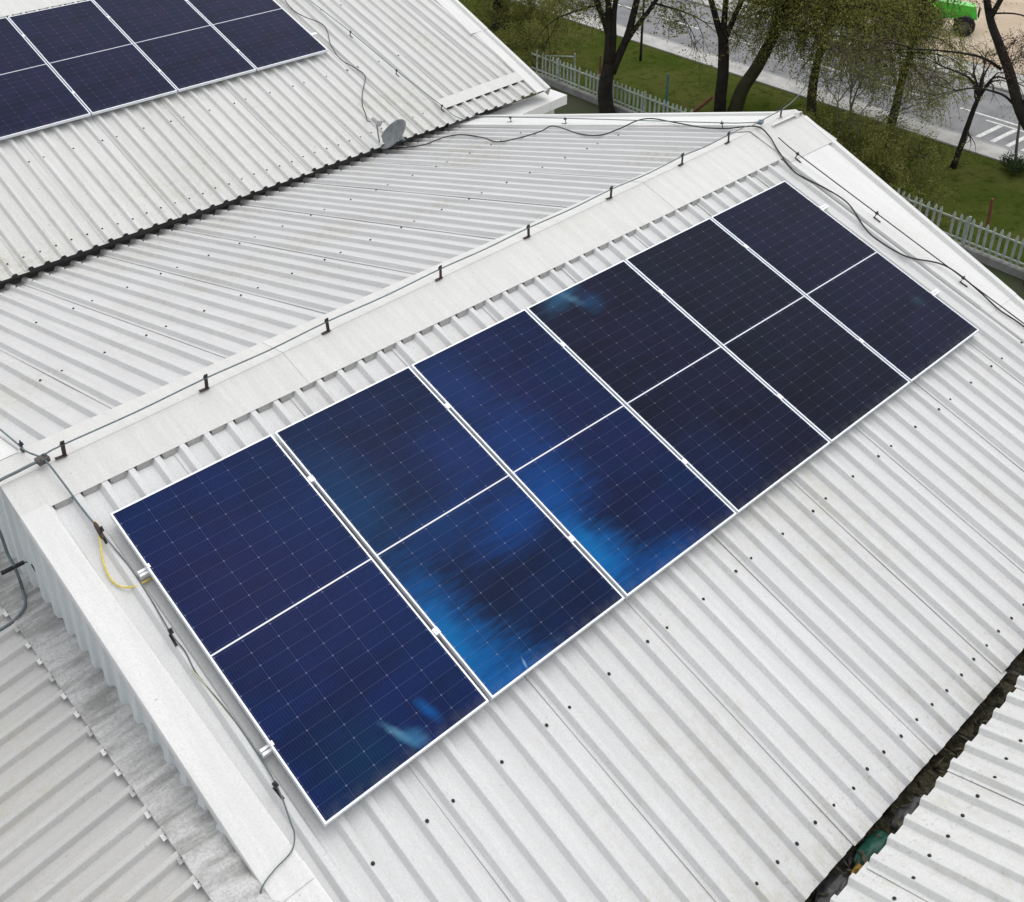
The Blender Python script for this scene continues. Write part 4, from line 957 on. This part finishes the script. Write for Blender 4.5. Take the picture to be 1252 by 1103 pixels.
tree('bare_tree', (33.3, 13.9, ZG), [([V((33.3, 13.9, ZG)), V((33.2, 14.0, -11.4)), V((33.2, 14.1, -10.4))], (.10, .05)), ([V((33.3, 13.8, ZG)), V((33.5, 13.5, -11.6)), V((33.8, 13.0, -10.6))], (.08, .04)), ([V((33.3, 13.9, -12.2)), V((33.0, 14.3, -11.2)), V((32.9, 14.5, -10.2))], (.07, .03))],
    'bare pale branched small tree in front of the road beyond the ridge end', M['bark_pale'], M['leaf_olive'], 16, lpt=.5, lsize=.09, depth=3, L=1.6, droop=.05, per_end=4, along=2)
tree('bare_tree', (36.2, 11.2, ZG), [([V((36.2, 11.2, ZG)), V((36.3, 11.1, -11.2)), V((36.35, 10.9, -9.8))], (.13, .08)), ([V((36.35, 10.9, -9.9)), V((36.1, 11.3, -9.2)), V((35.7, 12.3, -8.9))], (.06, .025)), ([V((36.35, 10.9, -9.9)), V((36.5, 10.6, -9.1)), V((36.8, 9.9, -9.2))], (.06, .025))],
    'small dark bare tree on the lawn with arching thin branches', M['bark'], M['leaf_spring'], 17, lpt=.8, lsize=.09, depth=2, L=1.7, droop=.35, per_end=4, along=2)
tree('sapling', (37.7, 9.5, ZG), [([V((37.7, 9.5, ZG)), V((37.6, 9.7, -11.3)), V((37.6, 9.8, -10.0)), V((37.6, 9.9, -8.6))], (.06, .03))], 'thin bare sapling standing in a small dark shrub at the right edge', M['bark_pale'], M['leaf_olive'], 18, lpt=.3, depth=2, L=1.2, per_end=3, along=1)
t7 = tree('deciduous_tree', (29.9, 5.2, ZG), [([V((29.9, 5.2, ZG)), V((29.8, 5.2, -10.2)), V((29.7, 5.75, -8.5)), V((29.4, 6.5, -7.5)), V((29.3, 7.1, -6.4)), V((29.1, 7.6, -5.5)), V((29.0, 8.0, -4.8)), V((28.9, 8.4, -3.6))], (.24, .09)),
    ([V((29.0, 8.0, -4.85)), V((28.95, 7.75, -4.2)), V((28.9, 7.4, -3.4))], (.09, .06)), ([V((29.2, 7.4, -6.2)), V((29.0, 8.0, -5.95)), V((28.7, 8.7, -5.9)), V((28.4, 9.7, -6.0))], (.05, .02)), ([V((29.4, 6.8, -7.2)), V((29.2, 7.2, -6.9)), V((29.0, 7.9, -6.85)), V((28.8, 8.4, -7.0))], (.045, .018)), ([V((29.4, 6.6, -7.3)), V((29.4, 6.4, -6.4)), V((29.5, 6.0, -5.4))], (.10, .06)), ([V((28.97, 8.1, -4.7)), V((29.2, 7.2, -4.6)), V((29.6, 6.3, -5.0))], (.03, .015))],
    'dark bare tree leaning in from the right edge with reddish buds', M['bark'], M['leaf_red'], 19, lpt=2.0, hang=[((29.3, 7.0, -5.7), (.5, .7, .6), 70, .6)], lsize=.05, lspread=.13, depth=2, L=1.3, droop=.15, per_end=3, along=1)
tree('deciduous_tree', (35.3, 35.3, ZG), [([V((35.3, 35.3, ZG)), V((35.3, 35.3, -11.8)), V((35.4, 35.3, -10.0)), V((35.5, 35.2, -7.5))], (.55, .25))],
    'dark trunked tree among bushes behind the far gable', M['bark'], M['leaf_olive'], 20, lpt=5, lsize=.10, hang=[((35.2, 34.6, -9.8), (2.4, 2.6, 2.0), 260, 1.3)], depth=3, L=2.8, droop=.45, per_end=5, along=5)
tree('street_sapling', (36.6, 27.1, ZG), [([V((36.6, 27.1, ZG)), V((36.6, 27.1, -10.6)), V((36.65, 27.1, -8.0))], (.07, .04))], 'thin dark straight sapling on the lawn between two big trunks', M['bark'], M['leaf_olive'], 21, lpt=.8, lsize=.09, depth=2, L=1.4, per_end=4, along=0)
tree('street_sapling', (38.0, 34.6, ZG), [([V((38.0, 34.6, ZG)), V((38.0, 34.6, -10.8)), V((38.0, 34.6, -8.4))], (.06, .035))], 'thin dark sapling by the pavement at the top, left of the five stem tree', M['bark'], M['leaf_olive'], 22, lpt=.8, lsize=.09, depth=2, L=1.4, per_end=4, along=0)

def shrub(base, w, h, n, label, leafm, seed, lsize=.075, lpt=6, bark=None, group='shrubs along the fence'):
    r_ = random.Random(seed); t = empty('shrub', base, label, 'shrub', group); mw, ml, tips = MB(), MB(), []
    for k in range(n):
        a = r_.uniform(0, 6.28); rr = r_.uniform(0, .3) * w; p = V(base) + V((rr * math.cos(a), rr * math.sin(a), 0))
        d = V((math.cos(a) * r_.uniform(.1, .9) * w / h, math.sin(a) * r_.uniform(.1, .9) * w / h, 1)).normalized()
        grow(mw, tips, p, d, h * r_.uniform(.5, .9), .018, 2, r_, .6, .12)
    obj('stems', mw, bark or M['bark_moss'], t)
    for p in tips: leaves(ml, p, lpt, .10, lsize, r_)
    obj('foliage', ml, leafm, t); return t
shrub((32.1, 11.7, ZG), 1.6, 1.9, 15, 'dense olive brown shrub on the lawn beside the gable edge', M['leaf_olive'], 31)
shrub((32.9, 13.3, ZG), 1.5, 2.0, 14, 'loose twiggy shrub at the foot of the bare pale tree', M['leaf_olive'], 32)
shrub((34.2, 12.4, ZG), 1.3, 1.3, 10, 'dark low shrub on the lawn behind the olive brown one', M['leaf_dark'], 33)
shrub((33.6, 15.6, ZG), 1.4, 1.6, 12, 'mossy green shrub close behind the right end of the ridge', M['leaf_olive'], 34)
shrub((31.3, 9.9, ZG), 1.0, 1.3, 9, 'small ragged shrub against the fence, right of the olive shrub', M['leaf_olive'], 35, lpt=2)
shrub((37.6, 9.4, ZG), .5, .45, 9, 'small dark green shrub around the foot of the sapling', M['leaf_dark'], 36, lpt=4)
shrub((33.7, 32.0, ZG), 2.4, 2.4, 16, 'large yellow green shrub behind the far gable edge', M['leaf_olive'], 37, lsize=.10)
shrub((32.4, 29.3, ZG), 1.4, 1.8, 12, 'brownish green shrub at the left end of the fence', M['leaf_olive'], 38)
shrub((35.0, 33.0, ZG), 2.0, 1.8, 12, 'olive shrub beside the dark trunk at the top', M['leaf_olive'], 39, lsize=.10)
shrub((49.2, 19.9, ZG), 1.0, 1.0, 12, 'dark grey green shrub in front of the green machine', M['leaf_dark'], 40, lsize=.09, bark=M['bark'], group='shrubs by the sand lot')
shrub((48.6, 22.3, ZG), 2.4, 2.6, 16, 'tall olive shrub beyond the road left of the green machine', M['leaf_olive'], 41, lsize=.11, group='shrubs by the sand lot')
shrub((48.4, 13.6, ZG), 1.6, 1.8, 10, 'brownish budding shrub on the sand behind the leaning tree', M['leaf_red'], 42, lsize=.07, lpt=1, group='shrubs by the sand lot')

# ================================================================== green machine on the sand lot
tr = empty('tractor', (51.0, 20.0, ZG), 'bright green tractor parked on the sand beyond the road', 'tractor')
T = Matrix.Translation((50.9, 20.2, ZG)) @ Matrix.Rotation(R(-62), 4, 'Z')
m = MB(); m.hexa([T @ V(p) for p in ((-.2, -.45, .75), (1.9, -.36, .75), (1.9, .36, .75), (-.2, .45, .75))], [T @ V(p) for p in ((-.2, -.42, 1.55), (1.75, -.30, 1.35), (1.75, .30, 1.35), (-.2, .42, 1.55))]); obj('bonnet', m, M['green_body'], tr)
m = MB(); m.box((1.9, -.30, .85), (1.96, .30, 1.25), T); obj('grille', m, M['tyre'], tr)
m = MB(); m.box((-1.5, -.55, .7), (-.2, .55, 1.2), T); obj('body', m, M['lime_body'], tr)
m = MB(); m.hexa([T @ V(p) for p in ((-1.45, -.62, 1.2), (-.2, -.62, 1.2), (-.2, .62, 1.2), (-1.45, .62, 1.2))], [T @ V(p) for p in ((-1.35, -.55, 2.35), (-.4, -.55, 2.35), (-.4, .55, 2.35), (-1.35, .55, 2.35))]); obj('cab', m, M['glassdark'], tr)
m = MB(); m.box((-1.5, -.68, 2.35), (-.25, .68, 2.48), T); obj('cab_roof', m, M['green_body'], tr)
def wheel(x, y, r_, w, dup_=None):
    m = MB(); n = 22
    prof = [(.55 * r_, -w / 2), (.95 * r_, -w / 2), (r_, -w * .35), (r_, w * .35), (.95 * r_, w / 2), (.55 * r_, w / 2)]
    for a in range(n):
        t_ = 2 * math.pi * a / n
        for rr, yy in prof:
            k = 1.0 + (.03 if a % 2 and rr > .9 * r_ else 0); m.v.append(tuple(T @ V((x + rr * k * math.cos(t_), y + yy, r_ + rr * k * math.sin(t_)))))
    k = len(prof)
    for a in range(n):
        for b in range(k): m.f.append((a * k + b, a * k + (b + 1) % k, ((a + 1) % n) * k + (b + 1) % k, ((a + 1) % n) * k + b))
    w_ = obj('wheel', m, M['tyre'], tr)
    m = MB(); m.tube([T @ V((x, y - w * .3, r_)), T @ V((x, y + w * .3, r_))], .54 * r_, 18); obj('rim', m, M['bark_pale'], w_)
for sy in (-1, 1): wheel(-.9, sy * .82, .78, .42); wheel(1.35, sy * .72, .50, .30)
for sy in (-1, 1):
    m = MB(); n = 9; pts = []
    for a in range(n + 1):
        t_ = R(15 + 150 * a / n); pts.append((-.9 + .92 * math.cos(t_), .78 + .92 * math.sin(t_)))
    for a in range(n):
        (x0, z0), (x1, z1) = pts[a], pts[a + 1]; y0, y1 = sorted((sy * .58, sy * 1.06))
        m.hexa([T @ V(p) for p in ((x0, y0, z0), (x1, y0, z1), (x1, y1, z1), (x0, y1, z0))], [T @ V(p) for p in ((x0 * 1.0, y0, z0 + .03), (x1, y0, z1 + .03), (x1, y1, z1 + .03), (x0, y1, z0 + .03))])
    obj('fender', m, M['lime_body'], tr)
